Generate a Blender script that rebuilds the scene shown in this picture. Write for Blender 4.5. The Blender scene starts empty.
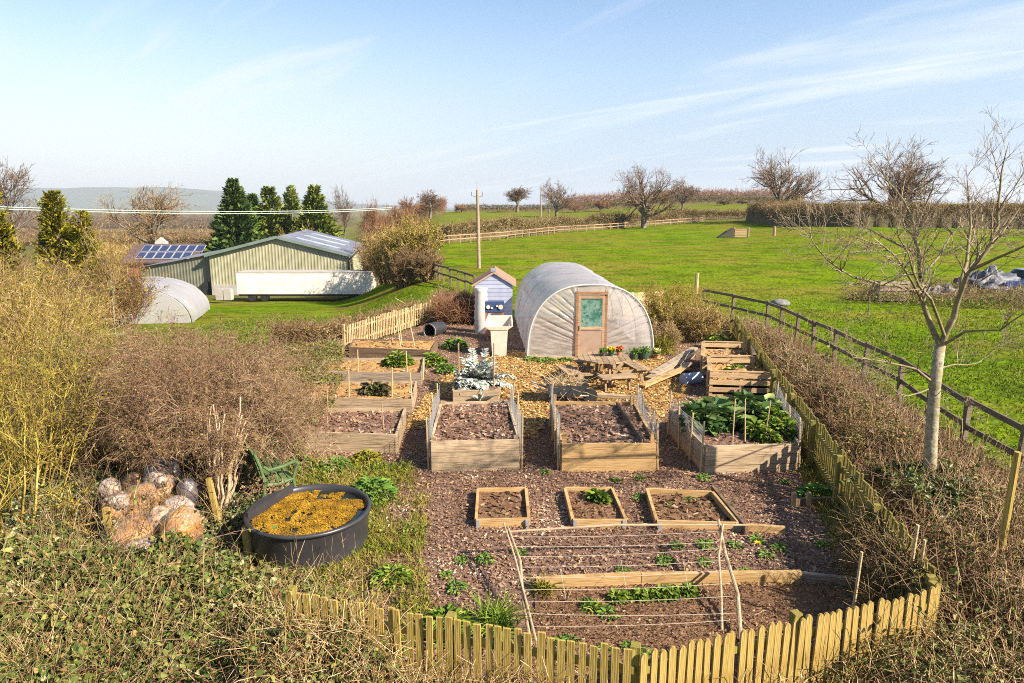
import bpy, math, random
import numpy as np
from mathutils import Vector, Matrix, noise as mnoise

SC = bpy.context.scene
COL = SC.collection
random.seed(11)
RG = np.random.default_rng(11)
rad = math.radians
F, PITCH, H = 683.0, rad(11.3), 4.8
CP, SP = math.cos(PITCH), math.sin(PITCH)

# ------------------------------------------------------------------ terrain
def sst(a, b, v):
    t = np.clip((v - a) / (b - a), 0, 1)
    return t * t * (3 - 2 * t)

def T(x, y):
    """height of the land: flat garden, valley to the left, rising pasture to the right"""
    x = np.asarray(x, float); y = np.asarray(y, float)
    d = np.maximum(y, 8.0)
    az = x / d
    left = sst(.09, .27, -az) * np.interp(d, [0, 22, 30, 60, 100, 200, 500, 1500, 4000, 12000],
                                        [0, 0, -.7, -3.6, -6, -9, -17, -27, -31, -31])
    d0 = 90 - 45 * sst(.25, .5, az)
    zt = 2.2 + 3.0 * sst(.04, .3, az)
    r = (d - d0) / 160.0
    rise = zt * np.where(r < 0, 0, np.where(r < 1, r * (.55 + .45 * r), 1.0)) - np.clip(d - 290, 0, 3500) * .012
    right = (1 - sst(.07, .25, -az)) * rise
    return left + right

def ray(px, py):
    u, v = (px - 512) / F, (341.5 - py) / F
    return Vector((u, CP + v * SP, -SP + v * CP))

def G(px, py, z=None):
    """the point of the land (or of a level plane) that the photograph shows at a pixel"""
    d = ray(px, py)
    if z is not None:
        t = (z - H) / d.z
        return Vector((d.x * t, d.y * t, z))
    t = 3.0
    while t < 6000:
        if H + d.z * t <= float(T(d.x * t, d.y * t)):
            break
        t *= 1.01
    lo, hi = t / 1.01, t
    for _ in range(20):
        m = (lo + hi) / 2
        if H + d.z * m <= float(T(d.x * m, d.y * m)): hi = m
        else: lo = m
    return Vector((d.x * hi, d.y * hi, float(T(d.x * hi, d.y * hi))))

def at(px, y, py=None):
    """point at distance y on the column px; on the land unless a row is given"""
    z = 0.0
    for _ in range(4):
        x = (px - 512) / F * (y * CP + (H - z) * SP)
        z = float(T(x, y)) if py is None else H + y * math.tan(math.atan2(341.5 - py, F) - PITCH)
    return Vector((x, y, z))

# ------------------------------------------------------------------ materials
def _mat(name):
    m = bpy.data.materials.new(name); m.use_nodes = True
    nt = m.node_tree
    return m, nt, nt.nodes['Principled BSDF'], nt.links.new

def ramp(nt, cols, interp='LINEAR'):
    n = nt.nodes.new('ShaderNodeValToRGB'); n.color_ramp.interpolation = interp
    e = n.color_ramp.elements
    while len(e) < len(cols): e.new(.5)
    for i, c in enumerate(cols):
        if len(c) == 4: p, c = c[3], c[:3]
        else: p = i / max(1, len(cols) - 1)
        e[i].position = p; e[i].color = (*c, 1)
    return n

def noise_mat(name, cols, scale=5, rough=.8, bump=.0, bscale=None, detail=6, stretch=(1, 1, 1), island=0.0, metal=0, spec=.25, coat=0, dist=.01):
    """procedural surface: colours over noise, optional per-piece brightness and bump"""
    m, nt, b, L = _mat(name)
    tc = nt.nodes.new('ShaderNodeTexCoord'); mp = nt.nodes.new('ShaderNodeMapping')
    mp.inputs['Scale'].default_value = stretch
    L(tc.outputs['Object'], mp.inputs['Vector'])
    n = nt.nodes.new('ShaderNodeTexNoise'); n.inputs['Scale'].default_value = scale; n.inputs['Detail'].default_value = detail
    n.inputs['Roughness'].default_value = .65
    L(mp.outputs[0], n.inputs['Vector'])
    st = nt.nodes.new('ShaderNodeMapRange'); st.inputs[1].default_value = .3; st.inputs[2].default_value = .7
    L(n.outputs[0], st.inputs[0])
    r = ramp(nt, cols); L(st.outputs[0], r.inputs[0])
    out = r.outputs[0]
    if island:
        g = nt.nodes.new('ShaderNodeNewGeometry'); mr = nt.nodes.new('ShaderNodeMapRange')
        mr.inputs[3].default_value = 1 - island; mr.inputs[4].default_value = 1 + island
        L(g.outputs['Random Per Island'], mr.inputs[0])
        mx = nt.nodes.new('ShaderNodeVectorMath'); mx.operation = 'SCALE'
        L(out, mx.inputs[0]); L(mr.outputs[0], mx.inputs['Scale']); out = mx.outputs[0]
    L(out, b.inputs['Base Color'])
    b.inputs['Roughness'].default_value = rough; b.inputs['Metallic'].default_value = metal
    b.inputs['Specular IOR Level'].default_value = spec; b.inputs['Coat Weight'].default_value = coat
    if bump:
        n2 = nt.nodes.new('ShaderNodeTexNoise'); n2.inputs['Scale'].default_value = bscale or scale * 3; n2.inputs['Detail'].default_value = 5
        L(mp.outputs[0], n2.inputs['Vector'])
        bp = nt.nodes.new('ShaderNodeBump'); bp.inputs['Strength'].default_value = bump; bp.inputs['Distance'].default_value = dist
        L(n2.outputs[0], bp.inputs['Height']); L(bp.outputs[0], b.inputs['Normal'])
    return m

def piece_mat(name, cols, rough=.75, transl=0.0, spec=.2, patch=.0, pscale=.6):
    """each separate leaf, twig or chip takes one colour of a range"""
    m, nt, b, L = _mat(name)
    g = nt.nodes.new('ShaderNodeNewGeometry')
    r = ramp(nt, cols)
    v = g.outputs['Random Per Island']
    if patch:
        tc = nt.nodes.new('ShaderNodeTexCoord'); n = nt.nodes.new('ShaderNodeTexNoise')
        n.inputs['Scale'].default_value = pscale; n.inputs['Detail'].default_value = 2
        L(tc.outputs['Object'], n.inputs['Vector'])
        mr = nt.nodes.new('ShaderNodeMapRange'); mr.inputs[1].default_value = .35; mr.inputs[2].default_value = .65
        L(n.outputs[0], mr.inputs[0])
        mx = nt.nodes.new('ShaderNodeMix'); mx.inputs[0].default_value = patch
        L(v, mx.inputs[2]); L(mr.outputs[0], mx.inputs[3]); v = mx.outputs[0]
    L(v, r.inputs[0]); L(r.outputs[0], b.inputs['Base Color'])
    b.inputs['Roughness'].default_value = rough; b.inputs['Specular IOR Level'].default_value = spec
    if transl:
        t = nt.nodes.new('ShaderNodeBsdfTranslucent'); L(r.outputs[0], t.inputs['Color'])
        ms = nt.nodes.new('ShaderNodeMixShader'); ms.inputs[0].default_value = transl
        L(b.outputs[0], ms.inputs[1]); L(t.outputs[0], ms.inputs[2])
        L(ms.outputs[0], nt.nodes['Material Output'].inputs['Surface'])
    return m

def wood(name, a, b2, c=None, rough=.8, island=.22, grain='h'):
    a, b2, c = (tuple(v * k for v, k in zip(q, (.86, .82, .76))) if q else None for q in (a, b2, c))
    # fibres run along the board: fine lines across the grain, long ones with it
    st = (1.2, 1.2, 26) if grain == 'h' else (26, 26, 1.2)
    dk = tuple(v * .55 for v in a)
    return noise_mat(name, [(*dk, .0), (*a, .28), (*b2, .6), (*(c or a), 1)], scale=2.4, rough=rough, bump=.6, bscale=4, stretch=st, island=island, detail=8)

MT = {}
MT['plank'] = wood('weathered_plank', (.24, .18, .12), (.42, .335, .24), (.31, .24, .16), island=.30)
MT['plank_grey'] = wood('grey_plank', (.20, .165, .13), (.36, .30, .24), (.25, .20, .15))
MT['plank_gold'] = wood('golden_plank', (.31, .20, .09), (.47, .325, .16), (.30, .22, .13), island=.28)
MT['plank_dark'] = wood('dark_plank', (.10, .07, .05), (.19, .13, .09), (.13, .09, .06))
MT['picket'] = wood('lichen_picket', (.25, .185, .045), (.42, .315, .08), (.32, .28, .17), island=.42, grain='v')
MT['picket_round'] = wood('yellow_picket', (.25, .18, .045), (.39, .285, .085), (.34, .30, .20), island=.38, grain='v')
MT['picket_green'] = wood('mossy_picket', (.15, .135, .03), (.27, .23, .06), (.12, .11, .035), island=.35, grain='v')
MT['picket_pale'] = wood('pale_picket', (.40, .28, .15), (.54, .41, .24), (.33, .24, .13), island=.3, grain='v')
MT['rail'] = wood('grey_rail', (.10, .085, .06), (.19, .16, .11), (.14, .12, .07))
MT['rail_far'] = wood('brown_rail', (.26, .17, .11), (.38, .27, .19), (.30, .2, .13))
MT['cane'] = wood('cane', (.45, .33, .18), (.55, .43, .26), (.38, .27, .14))
MT['branch_pole'] = wood('peeled_pole', (.30, .21, .135), (.47, .36, .26), (.24, .165, .10))
MT['pallet'] = wood('pallet_wood', (.34, .23, .13), (.48, .35, .21), (.26, .18, .11), island=.3)
MT['table'] = wood('picnic_wood', (.20, .145, .095), (.33, .25, .165), (.24, .17, .11), island=.25)
MT['soil'] = noise_mat('soil', [(.075, .038, .020), (.16, .085, .045), (.22, .13, .075)], scale=14, bump=1, bscale=40, dist=.03)
MT['mulch_soil'] = noise_mat('mulch_soil', [(.08, .042, .03), (.17, .10, .072), (.26, .165, .125)], scale=20, bump=1, bscale=60, dist=.03)
MT['chip'] = piece_mat('bark_chip', [(.03, .014, .007, 0), (.13, .070, .040, .28), (.25, .150, .094, .58), (.38, .258, .175, .84), (.64, .52, .40, 1)], patch=.36, pscale=.8)
MT['strawchip'] = piece_mat('wood_chip', [(.19, .095, .025, 0), (.34, .20, .065, .4), (.46, .30, .11, .8), (.60, .45, .24, 1)])
MT['straw_soil'] = noise_mat('woodchip_ground', [(.19, .10, .03), (.33, .19, .065), (.40, .25, .10)], scale=16, bump=1, bscale=50, dist=.03)
MT['wire'] = noise_mat('galvanised_wire', [(.36, .37, .38), (.5, .5, .5)], rough=.45, metal=.6)
MT['string'] = noise_mat('string', [(.42, .36, .28), (.52, .46, .38)], rough=.8)
MT['black_plastic'] = noise_mat('black_plastic', [(.022, .022, .026), (.038, .037, .043)], scale=4, rough=.38, spec=.5, bump=.15, bscale=6)
MT['white_plastic'] = noise_mat('white_plastic', [(.38, .365, .34), (.48, .46, .43)], scale=4, rough=.4, spec=.5)
MT['white_paint'] = noise_mat('white_paint', [(.50, .43, .38), (.66, .60, .55), (.72, .68, .63)], scale=1.2, rough=.6, bump=.1)
MT['concrete'] = noise_mat('concrete', [(.27, .25, .23), (.38, .36, .33)], scale=2, rough=.85, bump=.3)
MT['stone'] = noise_mat('glazed_sink', [(.48, .42, .34), (.60, .54, .46)], scale=6, rough=.3, spec=.5)
MT['dark'] = noise_mat('dark_interior', [(.012, .012, .014), (.03, .03, .03)], rough=.7)
MT['metal_grey'] = noise_mat('grey_metal', [(.22, .23, .25), (.36, .37, .40)], scale=8, rough=.5, metal=.3, bump=.3)
# ------------------------------------------------------------------ mesh helpers
ORG = {}
class MB:
    """collects shapes, then links them as ONE mesh object"""
    def __init__(s): s.v = []; s.f = []; s.mi = []; s.m = 0
    def add(s, V, Fs):
        o = len(s.v); s.v += [tuple(p) for p in V]
        for f in Fs: s.f.append([o + i for i in f]); s.mi.append(s.m)
    def hexa(s, q):
        s.add(q, [(0, 3, 2, 1), (4, 5, 6, 7), (0, 1, 5, 4), (1, 2, 6, 5), (2, 3, 7, 6), (3, 0, 4, 7)])
    def box(s, c, size, rz=0.0, rx=0.0, ry=0.0):
        M = Matrix.Translation(c) @ Matrix.Rotation(rz, 4, 'Z') @ Matrix.Rotation(ry, 4, 'Y') @ Matrix.Rotation(rx, 4, 'X')
        x, y, z = (a / 2 for a in size)
        s.hexa([M @ Vector(p) for p in ((-x, -y, -z), (x, -y, -z), (x, y, -z), (-x, y, -z), (-x, -y, z), (x, -y, z), (x, y, z), (-x, y, z))])
    def bar(s, p0, p1, w, h, up=(0, 0, 1)):
        p0, p1 = Vector(p0), Vector(p1); d = (p1 - p0).normalized()
        a = d.cross(Vector(up))
        if a.length < 1e-4: a = d.cross(Vector((0, 1, 0)))
        a.normalize(); b = a.cross(d)
        q = []
        for p in (p0, p1):
            for i, j in ((-1, -1), (1, -1), (1, 1), (-1, 1)): q.append(p + a * (i * w / 2) + b * (j * h / 2))
        s.hexa(q)
    def tube(s, pts, r, n=8, cap=True):
        pts = [Vector(p) for p in pts]; rr = r if hasattr(r, '__len__') else [r] * len(pts)
        V = []; a = None
        for i, p in enumerate(pts):
            d = (pts[min(i + 1, len(pts) - 1)] - pts[max(i - 1, 0)]).normalized()
            if a is None: a = d.orthogonal().normalized()
            else: a = (a - d * a.dot(d)).normalized()
            b = d.cross(a)
            for k in range(n):
                t = 2 * math.pi * k / n; V.append(p + (a * math.cos(t) + b * math.sin(t)) * rr[i])
        Fs = [(i * n + k, i * n + (k + 1) % n, (i + 1) * n + (k + 1) % n, (i + 1) * n + k) for i in range(len(pts) - 1) for k in range(n)]
        if cap: Fs += [tuple(range(n - 1, -1, -1)), tuple((len(pts) - 1) * n + k for k in range(n))]
        s.add(V, Fs)
    def lathe(s, prof, c=(0, 0, 0), n=32):
        V = []
        for r, z in prof:
            for k in range(n):
                t = 2 * math.pi * k / n; V.append((c[0] + r * math.cos(t), c[1] + r * math.sin(t), c[2] + z))
        s.add(V, [(i * n + k, i * n + (k + 1) % n, (i + 1) * n + (k + 1) % n, (i + 1) * n + k) for i in range(len(prof) - 1) for k in range(n)])
    def prism(s, poly, off):
        """a flat outline given real thickness"""
        off = Vector(off); P = [Vector(p) for p in poly]; n = len(P)
        s.add(P + [p + off for p in P], [tuple(range(n)), tuple(range(2 * n - 1, n - 1, -1))] + [(i, i + n, (i + 1) % n + n, (i + 1) % n) for i in range(n)])
    def blob(s, c, size, amp=.15, fr=2.0, seed=0, n=18, rz=0):
        V = []; m = n // 2
        for i in range(m + 1):
            for k in range(n):
                th = math.pi * i / m; ph = 2 * math.pi * k / n
                d = Vector((math.sin(th) * math.cos(ph), math.sin(th) * math.sin(ph), math.cos(th)))
                q = 1 + amp * mnoise.fractal(d * fr + Vector((seed * 7.3, seed * 3.1, 0)), 1, 2, 4)
                p = Vector((d.x * size[0], d.y * size[1], d.z * size[2])) * q
                p.rotate(Matrix.Rotation(rz, 3, 'Z')); V.append(Vector(c) + p)
        s.add(V, [(i * n + k, (i + 1) * n + k, (i + 1) * n + (k + 1) % n, i * n + (k + 1) % n) for i in range(m) for k in range(n)])
    def grid(s, P):
        a, b = len(P), len(P[0])
        s.add([p for row in P for p in row], [(i * b + j, i * b + j + 1, (i + 1) * b + j + 1, (i + 1) * b + j) for i in range(a - 1) for j in range(b - 1)])
    def build(s, name, mats, parent=None, smooth=False):
        me = bpy.data.meshes.new(name)
        o0 = org(parent) if parent else Vector((0, 0, 0))
        me.from_pydata([(p[0] - o0.x, p[1] - o0.y, p[2] - o0.z) for p in s.v], [], s.f)
        for m in (mats if isinstance(mats, (list, tuple)) else [mats]): me.materials.append(m)
        if len(me.materials) > 1: me.polygons.foreach_set('material_index', s.mi)
        if smooth: me.polygons.foreach_set('use_smooth', [True] * len(me.polygons))
        me.validate(); me.update()
        return link(name, me, parent)

def org(o):
    while o.parent: o = o.parent
    return Vector(o.location)

def link(name, me, parent=None):
    o = bpy.data.objects.new(name, me); COL.objects.link(o)
    if parent: o.parent = parent
    return o

def tag(o, label=None, cat=None, group=None, kind=None):
    if label: o['label'] = label
    if cat: o['category'] = cat
    if group: o['group'] = group
    if kind: o['kind'] = kind
    return o

def thing(name, label, cat, loc=(0, 0, 0), group=None):
    o = bpy.data.objects.new(name, None); COL.objects.link(o)
    o.location = loc; o.empty_display_size = .2
    return tag(o, label, cat, group)

def copy_tree(o, parent=None):
    c = o.copy(); COL.objects.link(c)
    if parent: c.parent = parent
    for ch in [q for q in bpy.data.objects if q.parent == o]: copy_tree(ch, c)
    return c

# --- large vegetation meshes, built as arrays
def unit(a): return a / np.maximum(np.linalg.norm(a, axis=-1, keepdims=True), 1e-9)

def prisms(P0, P1, R0, R1):
    d = unit(P1 - P0)
    ref = np.where(np.abs(d[:, 2:3]) > .9, np.array([[1., 0, 0]]), np.array([[0, 0, 1.]]))
    a = unit(np.cross(d, ref)); b = np.cross(d, a)
    n = len(P0); V = np.empty((n, 6, 3))
    for k in range(3):
        t = 2 * math.pi * k / 3
        w = a * math.cos(t) + b * math.sin(t)
        V[:, k] = P0 + w * R0[:, None]; V[:, 3 + k] = P1 + w * R1[:, None]
    q = np.array([[0, 1, 4, 3], [1, 2, 5, 4], [2, 0, 3, 5]])
    Fq = (np.arange(n)[:, None, None] * 6 + q[None]).reshape(-1, 4)
    return V.reshape(-1, 3), Fq

def leafs(P, D, N, Ln, Wd, fold=.25, bend=.15):
    """oval leaf of two quads each: base P, direction D, face N"""
    D = unit(D); S = unit(np.cross(D, N)); N = np.cross(S, D)
    Ln = Ln[:, None]; Wd = Wd[:, None]
    n = len(P); V = np.empty((n, 6, 3))
    V[:, 0] = P
    V[:, 1] = P + D * Ln * .35 - S * Wd * .5 + N * Wd * fold
    V[:, 2] = P + D * Ln * .75 - S * Wd * .36 + N * (Wd * fold * .7 - Ln * bend * .6)
    V[:, 3] = P + D * Ln - N * Ln * bend
    V[:, 4] = P + D * Ln * .75 + S * Wd * .36 + N * (Wd * fold * .7 - Ln * bend * .6)
    V[:, 5] = P + D * Ln * .35 + S * Wd * .5 + N * Wd * fold
    q = np.array([[0, 1, 2, 3], [0, 3, 4, 5]])
    return V.reshape(-1, 3), (np.arange(n)[:, None, None] * 6 + q[None]).reshape(-1, 4)

def blades(P, D, Ln, Wd, droop=.3):
    """grass blade: two quads bending over"""
    n = len(P); D = unit(D)
    S = unit(np.cross(D, np.array([[0, 0, 1.]]) + RG.normal(0, .3, (n, 3))))
    hz = D * np.array([[1, 1, 0]]); Ln = Ln[:, None]; Wd = Wd[:, None]
    V = np.empty((n, 6, 3)); m = P + D * Ln * .55
    tip = P + D * Ln + (hz * Ln * droop) - np.array([[0, 0, 1.]]) * Ln * droop * .45
    V[:, 0] = P - S * Wd / 2; V[:, 1] = P + S * Wd / 2; V[:, 2] = m + S * Wd * .4; V[:, 3] = m - S * Wd * .4
    V[:, 4] = tip + S * Wd * .08; V[:, 5] = tip - S * Wd * .08
    q = np.array([[0, 1, 2, 3], [3, 2, 4, 5]])
    return V.reshape(-1, 3), (np.arange(n)[:, None, None] * 6 + q[None]).reshape(-1, 4)

def npobj(name, chunks, mats, parent=None):
    """chunks: (V, quads, material index)"""
    me = bpy.data.meshes.new(name)
    V = []; Q = []; MI = []; o = 0
    for v, q, k in chunks:
        if len(v) == 0: continue
        V.append(v); Q.append(q + o); MI.append(np.full(len(q), k, np.int32)); o += len(v)
    V = np.concatenate(V).astype(np.float32); Q = np.concatenate(Q).astype(np.int32); MI = np.concatenate(MI)
    if parent: V = V - np.array(org(parent), np.float32)
    me.vertices.add(len(V)); me.vertices.foreach_set('co', V.ravel())
    me.loops.add(Q.size); me.loops.foreach_set('vertex_index', Q.ravel())
    me.polygons.add(len(Q)); me.polygons.foreach_set('loop_start', np.arange(0, Q.size, 4, dtype=np.int32))
    for m in (mats if isinstance(mats, (list, tuple)) else [mats]): me.materials.append(m)
    me.polygons.foreach_set('material_index', MI)
    me.update(calc_edges=True)
    return link(name, me, parent)

def grow(P, D, L, R, nseg, wob, up, taper=.4):
    n = len(P); pts = [P]; d = unit(D)
    for i in range(nseg):
        d = unit(d + RG.normal(0, wob, (n, 3)) + np.array([0, 0, up]))
        P = P + d * (L / nseg)[:, None]; pts.append(P)
    pts = np.stack(pts, 1); t = np.linspace(0, 1, nseg + 1)[None]
    return pts, R[:, None] * (1 - (1 - taper) * t)

def kids(pts, rd, k, t0, t1, ang, lr, L, rr, jit=.35, rmin=.001):
    n, m, _ = pts.shape
    t = RG.uniform(t0, t1, (n, k)) * (m - 1); i = np.minimum(t.astype(int), m - 2); f = (t - i)[..., None]
    I = np.arange(n)[:, None]
    P = pts[I, i] * (1 - f) + pts[I, i + 1] * f
    d = unit(pts[I, i + 1] - pts[I, i])
    rnd = RG.normal(0, 1, d.shape); per = unit(rnd - d * (rnd * d).sum(-1, keepdims=True))
    a = rad(ang) * RG.uniform(.65, 1.35, (n, k, 1))
    D = d * np.cos(a) + per * np.sin(a)
    Ln = (L[:, None] * lr * RG.uniform(1 - jit, 1 + jit, (n, k)) * (1.15 - .5 * t / (m - 1)))
    Rr = np.maximum((rd[I, i] * (1 - f[..., 0]) + rd[I, i + 1] * f[..., 0]) * rr, rmin)
    return P.reshape(-1, 3), D.reshape(-1, 3), Ln.ravel(), Rr.ravel()

def segs(pts, rd):
    return prisms(pts[:, :-1].reshape(-1, 3), pts[:, 1:].reshape(-1, 3), rd[:, :-1].ravel(), rd[:, 1:].ravel())

def inpoly(poly, n):
    """n random points in a polygon (x, y)"""
    p = np.array([(q[0], q[1]) for q in poly]); lo, hi = p.min(0), p.max(0); out = []; c = 0
    while c < n:
        q = RG.uniform(lo, hi, (n * 2, 2)); k = inside(p, q); out.append(q[k]); c += k.sum()
    return np.concatenate(out)[:n]

def inside(p, q):
    r = np.zeros(len(q), bool); j = len(p) - 1
    for i in range(len(p)):
        a, b = p[i], p[j]
        c = ((a[1] > q[:, 1]) != (b[1] > q[:, 1]))
        with np.errstate(divide='ignore', invalid='ignore'):
            x = (b[0] - a[0]) * (q[:, 1] - a[1]) / (b[1] - a[1]) + a[0]
        r ^= c & (q[:, 0] < x); j = i
    return r

def fbm(x, y, s=1.0, seed=0.0):
    """cheap smooth noise in -1..1"""
    r = 0
    for k, (a, b, c) in enumerate(((1, .7, .3), (1.9, -1.3, 1.7), (-2.7, 3.1, 4.2), (4.9, 4.3, .9), (-8.1, 7.3, 2.2))):
        r = r + np.sin(s * (a * x + b * y) + c + seed * (k + 1)) * np.cos(s * (b * x - a * y) * .8 + c * 2 + seed) / (1 + k * .7)
    return r / 2.2

def rnd3(n, up=0.0, s=1.0):
    return unit(RG.normal(0, s, (n, 3)) + np.array([0, 0, up]))
# ------------------------------------------------------------------ camera, light, sky
cam = bpy.data.objects.new('camera', bpy.data.cameras.new('camera')); COL.objects.link(cam)
cam.location = (0, 0, H); cam.rotation_euler = (rad(90) - PITCH, 0, 0)
cam.data.sensor_width = 36; cam.data.lens = 36 * F / 1024; cam.data.clip_end = 20000; cam.data.clip_start = .1
SC.camera = cam
SUN = Vector((.85, -.53, 0)).normalized() * math.cos(rad(35)) + Vector((0, 0, math.sin(rad(35))))
sl = bpy.data.lights.new('sun', 'SUN'); sl.energy = 5.0; sl.angle = rad(.5); sl.color = (1, .87, .69)
so = bpy.data.objects.new('sun', sl); COL.objects.link(so)
so.rotation_euler = SUN.to_track_quat('Z', 'Y').to_euler()
w = bpy.data.worlds.new('World'); SC.world = w; w.use_nodes = True
nt = w.node_tree; L = nt.links.new; bg = nt.nodes['Background']
sky = nt.nodes.new('ShaderNodeTexSky'); sky.sky_type = 'NISHITA'; sky.sun_disc = False
sky.sun_elevation = rad(35); sky.sun_rotation = math.atan2(SUN.x, SUN.y); sky.altitude = 100; sky.air_density = 1.0; sky.dust_density = .6; sky.ozone_density = 1.6
tc = nt.nodes.new('ShaderNodeTexCoord'); sep = nt.nodes.new('ShaderNodeSeparateXYZ'); L(tc.outputs['Generated'], sep.inputs[0])
def mth(op, a, b=None):
    n = nt.nodes.new('ShaderNodeMath'); n.operation = op
    for i, q in enumerate((a, b)):
        if q is None: continue
        if isinstance(q, (int, float)): n.inputs[i].default_value = q
        else: L(q, n.inputs[i])
    return n.outputs[0]
zz = mth('ADD', mth('MAXIMUM', sep.outputs[2], 0.0), .10)
cmb = nt.nodes.new('ShaderNodeCombineXYZ')
L(mth('DIVIDE', sep.outputs[0], zz), cmb.inputs[0]); L(mth('DIVIDE', sep.outputs[1], zz), cmb.inputs[1])
def cloud(scale, rot, stretch, lo, hi, det, off=0.0):
    mp = nt.nodes.new('ShaderNodeMapping'); mp.vector_type = 'TEXTURE'; mp.inputs['Rotation'].default_value = (0, 0, rad(rot)); mp.inputs['Scale'].default_value = (1 / stretch[0], 1 / stretch[1], 1); mp.inputs['Location'].default_value = (off, off * .6, 0)
    L(cmb.outputs[0], mp.inputs[0])
    n = nt.nodes.new('ShaderNodeTexNoise'); n.inputs['Scale'].default_value = scale; n.inputs['Detail'].default_value = det; n.inputs['Roughness'].default_value = .58; n.inputs['Distortion'].default_value = .7
    L(mp.outputs[0], n.inputs['Vector'])
    mr = nt.nodes.new('ShaderNodeMapRange'); mr.interpolation_type = 'SMOOTHSTEP'; mr.inputs[1].default_value = lo; mr.inputs[2].default_value = hi
    L(n.outputs[0], mr.inputs[0]); return mr.outputs[0]
c1 = cloud(.80, -44, (.30, 1.9), .53, .68, 12, 3.1)
c2 = cloud(.50, -58, (.40, 1.5), .53, .72, 12, 9.3)
cl = mth('MINIMUM', mth('ADD', mth('MULTIPLY', c1, .6), mth('MULTIPLY', c2, .7)), .85)
# the air whitens towards the horizon, more on the left over the valley
lowz = nt.nodes.new('ShaderNodeMapRange'); lowz.interpolation_type = 'SMOOTHSTEP'
lowz.inputs[1].default_value = .34; lowz.inputs[2].default_value = -.02; L(sep.outputs[2], lowz.inputs[0])
lft = nt.nodes.new('ShaderNodeMapRange'); lft.interpolation_type = 'SMOOTHSTEP'; lft.inputs[1].default_value = .35; lft.inputs[2].default_value = -.55; L(sep.outputs[0], lft.inputs[0])
air = nt.nodes.new('ShaderNodeMix'); air.data_type = 'RGBA'; L(lft.outputs[0], air.inputs[0]); air.inputs[6].default_value = (2.45, 3.05, 3.95, 1); air.inputs[7].default_value = (4.15, 4.35, 4.35, 1)
m0 = nt.nodes.new('ShaderNodeMix'); m0.data_type = 'RGBA'; L(mth('MULTIPLY', lowz.outputs[0], .97), m0.inputs[0]); hs = nt.nodes.new('ShaderNodeHueSaturation'); hs.inputs['Saturation'].default_value = 1.1; hs.inputs['Value'].default_value = .90; L(sky.outputs[0], hs.inputs['Color']); L(hs.outputs[0], m0.inputs[6]); L(air.outputs[2], m0.inputs[7])
mx = nt.nodes.new('ShaderNodeMix'); mx.data_type = 'RGBA'; L(cl, mx.inputs[0]); L(m0.outputs[2], mx.inputs[6]); mx.inputs[7].default_value = (4.2, 4.5, 4.7, 1)
L(mx.outputs[2], bg.inputs[0]); bg.inputs[1].default_value = .080
SC.view_settings.view_transform = 'Standard'; SC.view_settings.look = 'None'; SC.view_settings.exposure = 1.5; SC.view_settings.gamma = 1
SC.cycles.max_bounces = 5; SC.cycles.diffuse_bounces = 3; SC.cycles.transmission_bounces = 4; SC.cycles.transparent_max_bounces = 8
SC.cycles.use_denoising = False; SC.cycles.filter_width = 1.0; SC.cycles.sample_clamp_indirect = 6
try: SC.cycles.denoiser = 'OPENIMAGEDENOISE'
except Exception: pass

# ------------------------------------------------------------------ the land
def rail_line():  # the near post and rail fence on the right, seen from the garden
    return [G(px, py, 1.05 + 0) for px, py in ((704, 290), (768, 303), (836, 332), (903, 362), (968, 402), (1024, 430))]
def land():
    ang = np.concatenate([np.arange(-178, -62, 4.0), np.arange(-62, 62, .4), np.arange(62, 182.1, 4.0)])
    rr = [0.0] + list(np.geomspace(1.5, 11000, 330)); rr = np.array(rr)
    A, Rr = np.meshgrid(np.radians(ang), rr, indexing='ij')
    X = Rr * np.sin(A); Y = Rr * np.cos(A); Z = T(X, Y)
    far = np.clip((Rr - 25) / 60, 0, 1)
    Z = Z + fbm(X, Y, .22) * .10 * far
    V = np.stack([X, Y, Z], -1).reshape(-1, 3)
    a, b = A.shape; i, j = np.meshgrid(np.arange(a - 1), np.arange(b - 1), indexing='ij')
    q = np.stack([i * b + j, i * b + j + 1, (i + 1) * b + j + 1, (i + 1) * b + j], -1).reshape(-1, 4)
    o = npobj('ground', [(V, q, 0)], MT['land'])
    me = o.data; me.polygons.foreach_set('use_smooth', [True] * len(me.polygons))
    # which ground cover grows where: red = pasture, green = pale far field, blue = ploughed
    pts = V[:, :2]
    D = V[:, 1]; az = V[:, 0] / np.maximum(D, 8)
    g = np.zeros(len(V)); 
    wob = fbm(V[:, 0], V[:, 1], .9) * .25
    rx = np.interp(D, [0, 6, 10.7, 25.5, 29, 30], [7.2, 7.6, 8.3, 9.6, 8.4, -2])
    g = np.maximum(g, sst(-.35, .35, V[:, 0] + wob - rx) * (D > 0))                       # right pasture
    g = np.maximum(g, sst(29.2, 30.2, D + wob) * (az > -.42))
    lx = np.interp(D, [20, 24, 29], [-6.6, -5.6, -4.2])
    g = np.maximum(g, sst(.0, .8, lx - V[:, 0] + wob) * sst(19, 22, D) * (az > -.62))            # lawn to the left
    g = g * np.where((az < -.17) & (D > 61), 0, 1)
    p = sst(140, 165, D) * (az > -.12)
    left = (az < -.17) & (D > 85)
    cell = np.sin(D * .004 + np.floor(az * 9) * 2.1) + np.sin(az * 23 + np.floor(np.log(np.maximum(D, 1)) * 5.0) * 2.4)
    p = np.where(left, np.clip(cell * .6 + .45, 0, 1), p)
    pl = np.where(left, np.clip(np.sin(np.floor(np.log(np.maximum(D, 1)) * 4.0) * 3.3 + np.floor(az * 7) * 1.9), 0, 1) * .9, 0)
    ca = me.color_attributes.new('cover', 'FLOAT_COLOR', 'POINT')
    ca.data.foreach_set('color', np.stack([g, p, pl, np.ones(len(V))], -1).astype(np.float32).ravel())
    tag(o, kind='structure')
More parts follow.
